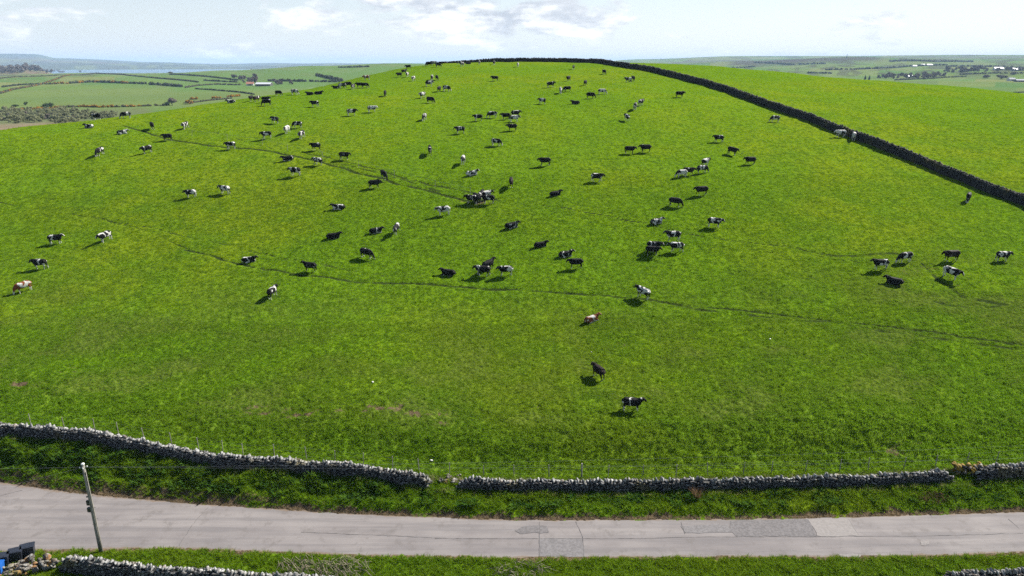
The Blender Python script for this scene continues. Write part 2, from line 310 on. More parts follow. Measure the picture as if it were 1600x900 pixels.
class B:
    """collects simple shapes into one mesh"""
    def __init__(s): s.bm = bmesh.new()
    def box(s, c, size, rot=None, taper=1.0, bevel=0):
        r = bmesh.ops.create_cube(s.bm, size=1); vs = r['verts']
        for v in vs:
            k = taper if v.co.z < 0 else 1.0
            v.co = Vector((v.co.x*size[0]*k, v.co.y*size[1]*k, v.co.z*size[2]))
        if bevel:
            es = list({e for v in vs for e in v.link_edges}); g = bmesh.ops.bevel(s.bm, geom=es, offset=bevel, segments=2, affect='EDGES'); vs = list({v for f in g['faces'] for v in f.verts} | {v for v in vs if v.is_valid})
        M = Matrix.Translation(c) @ (rot.to_matrix().to_4x4() if rot is not None else Matrix())
        bmesh.ops.transform(s.bm, matrix=M, verts=vs); return s
    def tube(s, pts, rad, n=8, cap=True):
        pts = [Vector(p) for p in pts]; rad = rad if isinstance(rad, (list, tuple)) else [rad]*len(pts); rings = []
        for i, p in enumerate(pts):
            t = (pts[min(i+1, len(pts)-1)]-pts[max(i-1, 0)]).normalized()
            a = t.cross(Vector((0, 0, 1))); a = a if a.length > .05 else t.cross(Vector((1, 0, 0))); a.normalize(); b = a.cross(t)
            rings.append([s.bm.verts.new(p + (a*math.cos(2*math.pi*k/n)+b*math.sin(2*math.pi*k/n))*rad[i]) for k in range(n)])
        for r0, r1 in zip(rings, rings[1:]):
            for k in range(n): s.bm.faces.new((r0[k], r0[(k+1)%n], r1[(k+1)%n], r1[k]))
        if cap: s.bm.faces.new(rings[0][::-1]); s.bm.faces.new(rings[-1])
        return s
    def loft(s, secs, n=12, p=2.0):
        """secs: (centre, half width along Y, half height across the spine)"""
        rings = []; C = [Vector(q[0]) for q in secs]
        for i, (c, ry, rz) in enumerate(secs):
            t = (C[min(i+1, len(C)-1)]-C[max(i-1, 0)]).normalized(); side = Vector((0, 1, 0)); side = (side - t*side.dot(t))
            side = side.normalized() if side.length > .1 else Vector((1, 0, 0)); up = t.cross(side)
            sq = lambda v: math.copysign(abs(v)**(2/p), v)
            rings.append([s.bm.verts.new(Vector(c)+side*sq(math.cos(2*math.pi*k/n))*ry+up*sq(math.sin(2*math.pi*k/n))*rz) for k in range(n)])
        for r0, r1 in zip(rings, rings[1:]):
            for k in range(n): s.bm.faces.new((r0[k], r0[(k+1)%n], r1[(k+1)%n], r1[k]))
        s.bm.faces.new(rings[0][::-1]); s.bm.faces.new(rings[-1]); return s
    def face(s, pts): s.bm.faces.new([s.bm.verts.new(p) for p in pts]); return s
    def mesh(s, name, mat, smooth=False):
        bmesh.ops.recalc_face_normals(s.bm, faces=s.bm.faces[:])
        me = bpy.data.meshes.new(name); s.bm.to_mesh(me); s.bm.free()
        if mat: me.materials.append(mat)
        if smooth: me.polygons.foreach_set('use_smooth', [True]*len(me.polygons))
        return me
    def build(s, name, mat, parent=None, smooth=False): return obj_of(name, s.mesh(name, mat, smooth), parent)
# gradient noise on arrays
def pnoise(x, y, seed=0):
    x = np.asarray(x, float); y = np.asarray(y, float); xi = np.floor(x).astype(np.int64); yi = np.floor(y).astype(np.int64); fx = x-xi; fy = y-yi
    def g(i, j, dx, dy):
        h = (i*374761393 + j*668265263 + seed*144665) & 0xffffffff; h = ((h ^ (h >> 13))*1274126177) & 0xffffffff; h = h ^ (h >> 16)
        a = (h & 0xffff)*(2*math.pi/65536.); return np.cos(a)*dx + np.sin(a)*dy
    u = fx*fx*fx*(fx*(fx*6-15)+10); v = fy*fy*fy*(fy*(fy*6-15)+10)
    a = g(xi, yi, fx, fy); b = g(xi+1, yi, fx-1, fy); c = g(xi, yi+1, fx, fy-1); d = g(xi+1, yi+1, fx-1, fy-1)
    return (a+(b-a)*u + ((c+(d-c)*u)-(a+(b-a)*u))*v)*1.5
def gz(x, y):
    """ground height with its gentle undulation (no tussocks)"""
    x = np.asarray(x, float); y = np.asarray(y, float)
    f = sstep(.8, 8., y-line(WALL_LINE, x)); D = np.hypot(x, y); far_ = sstep(500., 1500., D)
    und = .22*pnoise(x/13., y/13., 3) + .09*pnoise(x/4.6, y/4.6, 4)
    roll = 8.0*pnoise(x/420., y/420., 9)*np.clip(D/3000., 0, 1.2)
    yy = y-line(WALL_LINE, x); und = und + 1.15*sstep(1.5, 6.0, yy)*(1-sstep(8., 34., yy))*sstep(-36., -14., x)*(1-sstep(30., 55., x))
    return base(x, y) + und*f*(1-far_) + roll*far_*(1-sstep(3800., 4800., D)) + 34*pnoise(x/1500., y/1500., 12)*sstep(6500., 8000., D)*np.where(far(x, y) > -5, 1., 0.)
# ---------------------------------------------------------------- ground sheet
def build_ground():
    ys = [24.]
    while ys[-1] < 26000:
        y = ys[-1]
        ys.append(y + (.30 if y < 41 else .15 if y < 62 else .18+.0042*(y-62) if y < 160 else .6+.007*(y-160) if y < 330 else (y-330)*.016+1.8))
    ys = np.array(ys); us = np.linspace(-1.28, 1.28, 1080); nr, nc = len(ys), len(us)
    Y = np.repeat(ys[:,None], nc, 1); X = us[None,:]*Y; D = np.hypot(X, Y)
    Z = gz(X, Y)
    yw = line(WALL_LINE, X); yr = line(ROAD_FAR, X); yn = line(ROAD_NEAR, X)
    jag = .35*pnoise(X/1.3, Y/1.3, 21) + .18*pnoise(X/.45, Y/.45, 22)
    onroad = (Y < yr+jag*.5-.05) & (Y > yn-jag*.5+.05)
    field = (Y > yw+.3) & (D < 420); bank = (Y >= yr) & (Y <= yw+.3); low = (Y <= yn)
    # bare soil: poached patches and trodden trails
    soil = np.zeros_like(X)
    patchy = np.clip(.78+.75*pnoise(X/1.5, Y/.9, 95)+.4*pnoise(X/.5, Y/.4, 96), .2, 1.25)
    def blob(px, py, rx, ry, amt):
        q = at(px, py)
        if q is None: return
        nonlocal soil
        soil = np.maximum(soil, amt*patchy*np.exp(-(((X-q[0])/rx)**2+((Y-q[1])/ry)**2)))
    for b in [(600,655,10,1.7,.66),(480,658,8,1.3,.62),(400,648,6,1.5,.62),(35,600,3,1.5,.7),(110,580,3.5,1.6,0.57),(1400,705,3.2,1.4,.62),(1440,700,2.5,1,.5),(970,545,2,1.6,.5),
              (1010,560,2.5,2,.45),(725,314,7,3.2,.50),(750,318,5,2.6,.62),(1440,420,9,3.5,.5),(1500,440,9,4,.48),(1530,470,8,3,.42),(1150,205,6,6,.36),(1340,300,6,5,.36),(845,650,4,1,0.52),(1110,660,3,1,0.54),(700,675,4,1,0.54),
              (1240,580,5,2,.36),(900,225,6,5,.33),(470,790,3.2,.5,.8),(120,765,6,.7,.78),(180,775,5,.8,.8),(260,783,5,.6,.66),(1470,783,1.5,.9,.5),(60,720,2,1,.6),(255,730,2,1,.55)]: blob(*b)
    dep = np.zeros_like(X); track = np.zeros_like(X)
    def trail(pix, w, depth, amt, wob=.5, seed=1):
        P = [at(*p) for p in pix]; P = np.array([p for p in P if p is not None]); seg = np.hypot(*np.diff(P, axis=0).T); s = np.r_[0, np.cumsum(seg)]
        t = np.arange(0, s[-1], .22); px = np.interp(t, s, P[:,0]); py = np.interp(t, s, P[:,1])
        k = np.ones(9)/9.; 
        px = px + wob*pnoise(t/5., t*0+seed*3.1, seed) ; py = py + wob*pnoise(t/5., t*0+seed*7.7, seed+5)
        a_ = np.clip(.85+.8*pnoise(t/3.2, t*0+seed, seed+9)+.4*pnoise(t/.9, t*0+seed*2.3, seed+19), .42, 1.2)
        for x, y, a in zip(px, py, a_):
            W_ = max(w*2.6, .6); j0, j1 = np.searchsorted(ys, (y-W_, y+W_)); 
            if j1 <= j0: continue
            i0, i1 = np.searchsorted(us, ((x-W_)/y, (x+W_)/y)); i0 = max(i0-1, 0); i1 = min(i1+1, nc)
            sl = (slice(j0, j1), slice(i0, i1)); g = np.exp(-((X[sl]-x)**2+(Y[sl]-y)**2)/(w*w))*a
            np.maximum(track[sl], amt*g, out=track[sl]); np.maximum(dep[sl], depth*g, out=dep[sl])
    T = TRAILS
    for k, (pix, w, d, a) in enumerate(T): trail(pix, w, d, a, .35, k+1)
    # tussocks
    lush = np.exp(-((Y-yw-6.)/5.)**2)*field*(.5+.5*np.clip(pnoise(X/16., Y/9., 31)*1.6+.4, 0, 1))
    n_s = pnoise(X/.62, Y/.5, 41); n_m = pnoise(X/1.5, Y/1.2, 42); n_f = pnoise(X/.28, Y/.28, 43)
    res = np.clip((170.-D)/90., 0, 1)
    tus = (.055+.09*lush)*n_s + (.05+.09*lush)*n_m + .035*n_f - (.07+.06*lush)*sstep(.18, .5, pnoise(X/.42, Y/.40, 45))
    terr = np.exp(-(((X-52)/30)**2+((Y-82)/22)**2))*field; tus = tus + terr*(.13*pnoise((X+.5*Y)/2.6, (Y-.25*X)/.62, 47)+.06*pnoise((X+.5*Y)/1.2, (Y-.25*X)/.4, 48))
    tus2 = .06*pnoise(X/2.6, Y/2.4, 44)*(1-np.clip((330.-D)/100., 0, 1)*0)
    Z = Z + field*(tus*res + tus2*np.clip((360.-D)/100., 0, 1))
    vb = (.16*n_s + .22*n_m + .08*n_f)
    edge = np.clip((Y-yr)/1.2, 0, 1)*bank + np.clip((yn-Y)/1.2, 0, 1)*low
    Z = Z + (bank | low)*(vb*.7*edge + .04*n_f) + (bank & (X < -8))*np.clip((Y-yr)/2., 0, 1)*.28*np.clip(n_m+.3, 0, 1)
    Z = Z - dep
    rough = np.clip(np.abs(n_s)*1.2, 0, 1)
    Z = Z - (soil > .3)*field*.05*rough*np.clip((200-D)/60., 0, 1)
    Z = np.where(onroad, np.minimum(Z, -.05), Z)
    Z = np.where((Y > yn-.6) & (Y < yr+.6) & ~onroad, Z + .03, Z)
    # strip of earth beside the road
    for d0 in (np.abs(Y-yr-.1), np.abs(Y-yn+.05)):
        soil = np.maximum(soil, np.where(d0 < .9, (.85-d0*.75)+.35*pnoise(X/2.2, Y/2.2, 51), 0)*(~field))
    soil = np.where((bank) & (X < -20), np.maximum(soil, .75*np.exp(-((Y-yr-.7)/.7)**2)), soil)
    far_ = sstep(330., 430., D)
    verge = np.clip(((bank & (Y < yw+.2)) | low)*1. , 0, 1)
    verge = np.maximum(verge*np.clip(.75+.5*pnoise(X/3., Y/3., 61), .2, 1), lush*.5)
    verge = verge*np.where(bank, np.where(X < -6, sstep(.6, 2.2, Y-yr), sstep(.8, 3.0, Y-yr)), np.where(low, .45, 1.))
    sward = sstep(1.5, 9., Y-yw)*(1-sstep(18., 42., Y-yw)) + .8*np.exp(-(((X-58)/22)**2+((Y-86)/9)**2))
    sward = np.clip(sward, 0, 1)*field*np.clip(.55+1.1*pnoise(X/11., Y/6., 81)+.5*pnoise(X/3., Y/2.4, 82), 0, 1)
    # crop colours of the far country
    tint = np.empty(X.shape+(4,), np.float32); tint[...] = (.10, .17, .055, 1)
    cw = np.clip(D, 600, 9000)*.22; cell = np.floor(np.log(np.maximum(D, 300.))*7. + .35*np.sin(np.arctan2(X, Y)*9.)).astype(np.int64); cell2 = np.floor(np.degrees(np.arctan2(X, Y))/(3.3) + cell*.37).astype(np.int64)
    h = ((cell*7919 + cell2*104729) & 0xffff); h = (h*2654435761 & 0xffffffff)/4294967296.
    pal = np.array([(.085,.145,.034),(.112,.150,.040),(.068,.132,.032),(.130,.148,.046),(.090,.128,.040),(.095,.152,.032)]); idx = (h*6).astype(int)
    fm = D > 380
    tint[...,:3] = np.where(fm[...,None], pal[idx], tint[...,:3])
    AZ = np.degrees(np.arctan2(X, Y))
    def zone(a0, a1, d0, d1, c, soft=.6):
        m_ = (sstep(a0-soft, a0+soft, AZ)*(1-sstep(a1-soft, a1+soft, AZ))*(1/(1+np.exp(-np.clip((np.log(D)-math.log(d0))*60, -40, 40))))*(1/(1+np.exp(np.clip((np.log(D)-math.log(d1))*60, -40, 40)))))[...,None]
        tint[...,:3] = tint[...,:3]*(1-m_) + np.array(c)*m_
    zone(-60, -26.5, 400, 860, (.095, .112, .050)); zone(-60, -31.0, 400, 660, (.19, .135, .10), .5)
    zone(-60, -13, 860, 1400, (.104, .145, .040)); zone(-60, -21, 1010, 1180, (.090, .134, .038))
    zone(-60, -29.5, 3300, 5200, (.13, .085, .055)); zone(-60, -12, 9600, 25000, (.055, .062, .050))
    zone(-60, -28, 11500, 14000, (.095, .070, .060)); zone(-25, 0, 1250, 3000, (.082, .146, .036))
    mott = pnoise(AZ*.55, np.log(D)*9., 71)+.5*pnoise(AZ*1.6, np.log(D)*24., 72); mk = (sstep(.12, .30, mott)*sstep(1900., 2600., D)*sstep(6., 12., np.abs(AZ)))[...,None]; tint[...,:3] = tint[...,:3]*(1-mk*.8)+np.array((.055, .052, .036))*mk*.8
    mk = (sstep(.15, .35, -mott)*sstep(1500., 2200., D))[...,None]; tint[...,:3] = tint[...,:3]*(1-mk*.6)+np.array((.13, .15, .062))*mk*.6
    zone(16.5, 26.5, 3900, 5000, (.050, .040, .038), .8); zone(12, 18, 5200, 6500, (.085, .085, .065)); zone(24, 60, 5600, 6800, (.095, .105, .08)); zone(26, 60, 700, 1120, (.085, .135, .042))
    zone(-15.5, -13, 1130, 1240, (.30, .31, .32), .15)
    idx_ = np.arange(nr*nc, dtype=np.int32).reshape(nr, nc)
    F = np.stack([idx_[:-1,:-1], idx_[:-1,1:], idx_[1:,1:], idx_[1:,:-1]], -1).reshape(-1, 4)
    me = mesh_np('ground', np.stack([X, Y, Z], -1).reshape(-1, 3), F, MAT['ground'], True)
    for nm, arr in (('soil', np.clip(soil, 0, 1)), ('verge', verge), ('sward', sward), ('track', np.clip(track, 0, 1)), ('far', far_)):
        a = me.attributes.new(nm, 'FLOAT', 'POINT'); a.data.foreach_set('value', arr.astype(np.float32).ravel())
    a = me.attributes.new('tint', 'FLOAT_COLOR', 'POINT'); a.data.foreach_set('color', tint.ravel())
    o = obj_of('ground', me); tag(o, kind='structure')
    return ys, us, Z, np.maximum(np.maximum(soil, track), sward*.55)
TRAILS = [
 ([(0,316),(75,330),(150,340),(230,360),(300,393)], 0.17, .08, 0.81),
 ([(290,391),(360,408),(430,424),(480,431),(560,438),(640,443),(700,447),(800,452),(900,460),(1000,468),(1100,479),(1200,489),(1300,503),(1400,515),(1500,527),(1599,538)], 0.21, .16, 1.41),
 ([(150,340),(250,358),(330,378),(430,400),(500,412),(560,424),(600,430)], 0.17, .08, 0.96),
 ([(190,196),(260,216),(330,228),(390,232),(425,236),(470,246),(510,256),(560,269),(620,286),(680,300),(735,316)], 0.30, .18, 1.68),
 ([(480,240),(540,253),(600,269),(650,282),(700,294),(745,303),(780,314)], 0.22, .12, 1.46),
 ([(505,252),(560,262),(620,278),(690,298)], 0.30, .06, 0.81),
 ([(297,197),(340,208),(385,220),(425,232)], 0.18, .08, 1.01),
 ([(850,320),(930,335),(1000,348),(1080,366),(1150,376),(1240,386),(1345,411)], 0.17, .10, 1.34),
 ([(1300,400),(1400,395),(1440,410),(1470,440),(1510,465),(1599,480)], 0.36, .08, 0.83),
 ([(1005,468),(1150,492),(1300,508),(1450,530),(1599,546)], 0.34, .06, 0.74),
 ([(1380,440),(1460,470),(1520,480),(1599,478)], 0.30, .06, 0.67),
]
# ---------------------------------------------------------------- road
def build_road():
    xs = np.arange(-95, 95.01, .5); nt_ = 15; f = np.linspace(0, 1, nt_)
    yn = line(ROAD_NEAR, xs); yr = line(ROAD_FAR, xs)
    # the lane widens into a yard mouth at the left
    V = []; E_ = []
    for i, x in enumerate(xs):
        a = yn[i] - .10 + .14*float(pnoise(x/1.9, 3.3, 5)) + .05*float(pnoise(x/.6, 1.3, 6)); b = yr[i] + .10 + .16*float(pnoise(x/2.3, 9.1, 7)) + .06*float(pnoise(x/.7, 5.3, 8))
        for t in f:
            V.append((x, a+(b-a)*t, .012 + .05*(1-(2*t-1)**2) + .012*float(pnoise(x/2.7, t*3, 11)))); E_.append(abs(2*t-1)**9)
    n = len(xs); idx = np.arange(n*nt_).reshape(n, nt_)
    F = np.stack([idx[:-1,:-1], idx[1:,:-1], idx[1:,1:], idx[:-1,1:]], -1).reshape(-1, 4)
    me = mesh_np('road', V, F, MAT['road'], True); a = me.attributes.new('edge', 'FLOAT', 'POINT'); a.data.foreach_set('value', np.array(E_, np.float32))
    tag(obj_of('road', me), kind='structure')
def road_z(x, y):
    a, b = float(line(ROAD_NEAR, x)), float(line(ROAD_FAR, x)); t = (y-a)/(b-a); return .012 + .05*(1-(2*t-1)**2) + .016
def road_pt(px, py):
    u = (px-800)/FPX; v = (py-450)/FPX; sp, cp = math.sin(PITCH), math.cos(PITCH); k = (H_CAM-.03)/(sp+v*cp); return k*u, k*(cp-v*sp)
def road_patch(pix, mat, dz=.004, ragged=.09):
    """repair laid over the old surface: outline in the photograph, gridded so that it follows the camber"""
    P = [road_pt(*p) for p in pix]; Q = []
    for (x0, y0), (x1, y1) in zip(P, P[1:]+P[:1]):
        m = max(1, int(math.hypot(x1-x0, y1-y0)/.5))
        for i in range(m):
            t = i/m; Q.append((x0+(x1-x0)*t+random.uniform(-ragged, ragged), y0+(y1-y0)*t+random.uniform(-ragged, ragged)))
    b = B(); f = b.bm.faces.new([b.bm.verts.new((x, y, 0)) for x, y in Q]); bmesh.ops.triangulate(b.bm, faces=[f])
    for _ in range(2): bmesh.ops.subdivide_edges(b.bm, edges=[e for e in b.bm.edges if e.calc_length() > .6], cuts=1)
    for v in b.bm.verts: v.co.z = road_z(v.co.x, v.co.y) + dz
    o = b.build('road_patch', mat); tag(o, kind='structure'); return o
def road_crack(pix, w=.038):
    P = [road_pt(*p) for p in pix]; b = B(); L = []
    for (x0, y0), (x1, y1) in zip(P, P[1:]):
        m = max(1, int(math.hypot(x1-x0, y1-y0)/.35))
        for i in range(m): t = i/m; L.append((x0+(x1-x0)*t+random.gauss(0, .02), y0+(y1-y0)*t+random.gauss(0, .02)))
    L.append(P[-1]); prev = None
    for i, (x, y) in enumerate(L):
        x1, y1 = L[min(i+1, len(L)-1)]; x0, y0 = L[max(i-1, 0)]; d = math.hypot(x1-x0, y1-y0)+1e-6; nx, ny = -(y1-y0)/d, (x1-x0)/d; k = w*random.uniform(.4, 1.1)*.5
        z = road_z(x, y)+.010; cur = (b.bm.verts.new((x+nx*k, y+ny*k, z)), b.bm.verts.new((x-nx*k, y-ny*k, z)))
        if prev: b.bm.faces.new((prev[0], prev[1], cur[1], cur[0]))
        prev = cur
    tag(b.build('road_crack', MAT['crack']), kind='structure')
# ---------------------------------------------------------------- stones and walls
STONES = []; STONE_V = []
def make_stones(n=12):
    for k in range(n):
        bm = bmesh.new()
        for _ in range(10):
            v = Vector([random.gauss(0, 1) for _ in range(3)]).normalized(); p = 3.2
            q = (abs(v.x)**p+abs(v.y)**p+abs(v.z)**p)**(-1/p); v = v*q*random.uniform(.82, 1.0)
            bm.verts.new(v*.5)
        r = bmesh.ops.convex_hull(bm, input=bm.verts[:]); bmesh.ops.delete(bm, geom=[g for g in r['geom_interior'] if isinstance(g, bmesh.types.BMVert)], context='VERTS')
        bmesh.ops.recalc_face_normals(bm, faces=bm.faces[:]); bmesh.ops.triangulate(bm, faces=bm.faces[:])
        bm.verts.index_update(); V = np.array([v.co[:] for v in bm.verts]); F = np.array([[v.index for v in f.verts] for f in bm.faces])
        s = V.max(0)-V.min(0); V = (V-(V.max(0)+V.min(0))/2)/s
        STONE_V.append((V, F)); bm.free()
def stone_mesh(name, k, mat): return mesh_np(name, STONE_V[k][0], STONE_V[k][1], mat)
def stones_joined(items, name, mat):
    """items: (centre, size, rz, tilt) -> one mesh"""
    Vs = []; Fs = []; o = 0
    for c, s, rz, tx in items:
        V, F = STONE_V[random.randrange(len(STONE_V))]; M = np.array((Matrix.Rotation(rz, 3, 'Z') @ Matrix.Rotation(tx, 3, 'Y')))
        Vs.append((V*np.array(s)) @ M.T + np.array(c)); Fs.append(F+o); o += len(V)
    return mesh_np(name, np.concatenate(Vs), np.concatenate(Fs), mat)
class Path:
    def __init__(s, P):
        s.P = np.array(P, float); s.s = np.r_[0, np.cumsum(np.hypot(*np.diff(s.P, axis=0).T))]; s.L = s.s[-1]
    def __call__(s, t):
        x = np.interp(t, s.s, s.P[:,0]); y = np.interp(t, s.s, s.P[:,1]); e = .6
        dx = np.interp(t+e, s.s, s.P[:,0])-np.interp(t-e, s.s, s.P[:,0]); dy = np.interp(t+e, s.s, s.P[:,1])-np.interp(t-e, s.s, s.P[:,1])
        return float(x), float(y), math.atan2(dy, dx)
def dry_wall(P, label, h=1.2, w=.55, size=.30, parts=True, cope=(.20, .36, .42), seed=1, hvar=.12, group=None, limit=300, ragged_ends=True):
    random.seed(seed); path = Path(P); x0, y0, _ = path(path.L/2)
    root = thing('dry_stone_wall', label, 'wall', (0, 0, 0), 0, group); body = []; copes = []
    H = lambda t: h*(1 + hvar*float(pnoise(t/3.1, seed*1.7, seed)) + .6*hvar*float(pnoise(t/.9, seed*2.7, seed+3)))
    step = size*.92
    # hearting inside so that no light passes
    b = B(); prev = None
    for t in np.arange(.3, path.L-.2, .5):
        x, y, a = path(t); g = float(gz(x, y)); n = Vector((-math.sin(a), math.cos(a), 0)); c = Vector((x, y, 0)); k = w*.36; hh = H(t)*.93
        cur = [b.bm.verts.new((c+n*k*f+Vector((0, 0, g+z)))) for f, z in ((-1.15, -.3), (-.8, hh), (.8, hh), (1.15, -.3))]
        if prev:
            for i in range(3): b.bm.faces.new((prev[i], prev[i+1], cur[i+1], cur[i]))
        else: b.bm.faces.new(cur)
        prev = cur
    b.bm.faces.new(prev[::-1]); b.build('hearting', MAT['stone_dark'], root)
    t = 0.
    while t < path.L:
        hh = H(t); x, y, a = path(t); g = float(gz(x, y)); n = (-math.sin(a), math.cos(a)); endf = min(1., .45+min(t, path.L-t)/1.4) if ragged_ends else 1.
        z = -.05; hh *= endf
        while z < hh-.05:
            sh = size*random.uniform(.32, .75); k = w*.5*(1.12-.32*z/max(h, .1))
            for side in (-1, 1):
                if random.random() < .04: continue
                o = k+random.gauss(0, .025); q = random.uniform(-.09, .09)
                body.append(((x+n[0]*o*side+math.cos(a)*q, y+n[1]*o*side+math.sin(a)*q, g+z+sh*.5), (size*random.uniform(.7, 2.0), size*random.uniform(.7, 1.1), sh*1.12), a+random.gauss(0, .12), random.gauss(0, .09)))
            z += sh*.86
        t += step*random.uniform(.85, 1.15)
    t = .1
    while t < path.L-.05:
        x, y, a = path(t); g = float(gz(x, y)); endf = min(1., .45+min(t, path.L-t)/1.4) if ragged_ends else 1.; th = cope[0]*random.uniform(.6, 1.9); ch = cope[1]*random.choice((.6, .8, 1., 1., 1.2, 1.6))*random.uniform(.85, 1.15)
        if random.random() < .94: copes.append(((x+random.gauss(0, .03), y+random.gauss(0, .03), g+H(t)*endf+ch*.26), (th, cope[2]*random.uniform(.75, 1.25), ch), a+random.gauss(0, .16), random.gauss(.12, .22)))
        t += th*.93
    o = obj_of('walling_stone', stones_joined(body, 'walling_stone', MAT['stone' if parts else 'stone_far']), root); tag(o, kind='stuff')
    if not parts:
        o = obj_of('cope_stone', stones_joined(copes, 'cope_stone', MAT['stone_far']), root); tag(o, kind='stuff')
    else:
        keep = copes[:limit] if len(copes) <= limit else sorted(copes, key=lambda q: abs(q[0][0])+q[0][1]*.02)[:limit]
        rest = copes[limit:] if len(copes) <= limit else sorted(copes, key=lambda q: abs(q[0][0])+q[0][1]*.02)[limit:]
        for c, s, rz, tx in keep:
            o = bpy.data.objects.new('cope_stone', COPES[random.randrange(len(COPES))]); o.location = c; o.scale = s
            o.rotation_euler = (Matrix.Rotation(rz, 3, 'Z') @ Matrix.Rotation(tx, 3, 'Y')).to_euler(); link(o, root)
        if rest:
            o = obj_of('cope_stone_run', stones_joined(rest, 'cope_stone', MAT['stone_cope']), root); tag(o, kind='stuff')
    return root
def rubble(name, label, stones, cat='rubble'):
    """stones: (x, y, size, lift, material index)"""
    root = thing(name, label, cat, (stones[0][0], stones[0][1], 0)); ox, oy = stones[0][:2]
    for x, y, s, up, k in stones:
        o = bpy.data.objects.new('stone', (RUBBLE, RUST, MOSS)[k][random.randrange(len(COPES))]); o.location = (x-ox, y-oy, float(gz(x, y))+up+s*.25)
        o.scale = (s*random.uniform(.8, 1.4), s*random.uniform(.7, 1.1), s*random.uniform(.5, .95)); o.rotation_euler = (random.gauss(0, .4), random.gauss(0, .4), random.uniform(0, 6.28)); link(o, root)
    return root
def wall_xy(a, b, d=0., step=2.0):
    xs = np.r_[np.arange(a, b, step), b]; return [(x, float(line(WALL_LINE, x))+d) for x in xs]
# ---------------------------------------------------------------- fences
def wire_fence(name, P, label, hgt, rad, mat, wires, ph=None, post_mat=None, wire_r=.0025, special=None):
    x0, y0 = P[0]; root = thing(name, label, 'fence', (x0, y0, 0)); tops = []
    meshes = []
    for k in range(4):
        b = B(); b.tube([(0, 0, -.25), (random.gauss(0, .02), random.gauss(0, .02), hgt)], [rad, rad*.92], 7); meshes.append(b.mesh('post', mat))
    for i, (x, y) in enumerate(P):
        z = float(gz(x, y)); k = random.uniform(.92, 1.06); o = bpy.data.objects.new('post', meshes[i % 4]); o.location = (x-x0, y-y0, z); o.rotation_euler = (random.gauss(0, .05), random.gauss(0, .05), random.uniform(0, 6)); o.scale = (1, 1, k)
        if special and i in special: o.scale = (2.0, 2.0, 1.12); o['label'] = 'thick pale strainer post'
        link(o, root); tops.append((x-x0, y-y0, z))
    for f in wires:
        b = B(); pts = []
        for i, (x, y, z) in enumerate(tops):
            pts.append((x, y, z+hgt*f))
            if i < len(tops)-1: x2, y2, z2 = tops[i+1]; pts.append(((x+x2)/2, (y+y2)/2, (z+z2)/2+hgt*f-.02))
        b.tube(pts, wire_r, 4); b.build('wire', MAT['wire'], root)
    return root
# ---------------------------------------------------------------- pole, bins
def build_pole():
    x, y = -31.7, 45.6; z = float(gz(x, y)); root = thing('telegraph_pole', 'weathered grey timber telegraph pole on the grass verge by the near wall', 'telegraph pole', (x, y, z))
    b = B(); b.tube([(0, 0, -.5), (0, 0, 2.), (.01, 0, 5.), (0, 0, 7.85)], [.155, .145, .125, .105], 12); b.build('pole', MAT['pole'], root, True)
    b = B(); b.tube([(0, 0, 7.83), (0, 0, 7.9), (0, 0, 7.95)], [.125, .115, .03], 10); b.build('cap', MAT['pale'], root)
    for zz, s in ((4.55, (.20, .16, .42)), (3.95, (.26, .2, .38))):
        b = B(); b.box((-.20, -.03, zz), s, bevel=.02); b.build('junction_box', MAT['black'], root)
    b = B(); b.box((-.17, 0, 5.05), (.16, .1, .07)); b.build('bracket', MAT['black'], root)
    for k, zz in enumerate((2.6, 3.1, 3.6, 4.1, 4.6, 5.1)):
        b = B(); s = 1 if k % 2 else -1; b.tube([(s*.12, .02, zz), (s*.27, .03, zz+.01)], .012, 6); b.build('step_iron', MAT['black'], root)
    b = B(); b.tube([(.13, -.05, .3), (.125, -.05, 3.), (.11, -.05, 7.2)], .018, 6); b.build('cable', MAT['black'], root)
    for a in range(4):
        an = a*math.pi/2+.4; b = B(); b.tube([(math.cos(an)*.1, math.sin(an)*.1, 7.55), (math.cos(an)*.24, math.sin(an)*.24, 7.6)], .012, 5); b.tube([(math.cos(an)*.24, math.sin(an)*.24, 7.56), (math.cos(an)*.24, math.sin(an)*.24, 7.62), (math.cos(an)*.24, math.sin(an)*.24, 7.68)], [.03, .04, .02], 8); b.build('insulator', MAT['pale'], root)
    ends = [((75, 51.6, 6.2), .9, 'thin overhead wire running right from the telegraph pole above the verge'), ((75, 53.2, 6.9), .9, 'second overhead wire running right from the telegraph pole, slightly higher'),
            ((-62, 47.5, 7.4), .5, 'thin overhead wire running left from the telegraph pole out of view'), ((-60, 36, 5.4), .45, 'service wire dropping from the telegraph pole to the near left')]
    for (ex, ey, ez), sag, lab in ends:
        b = B(); P = []
        for i in range(25): t = i/24; P.append((x+(ex-x)*t, y+(ey-y)*t, z+7.6+(ez-7.6-z)*t-4*sag*t*(1-t)))
        b.tube(P, .0035, 5); tag(b.build('overhead_wire', MAT['wire_dark'], None), lab, 'wire')
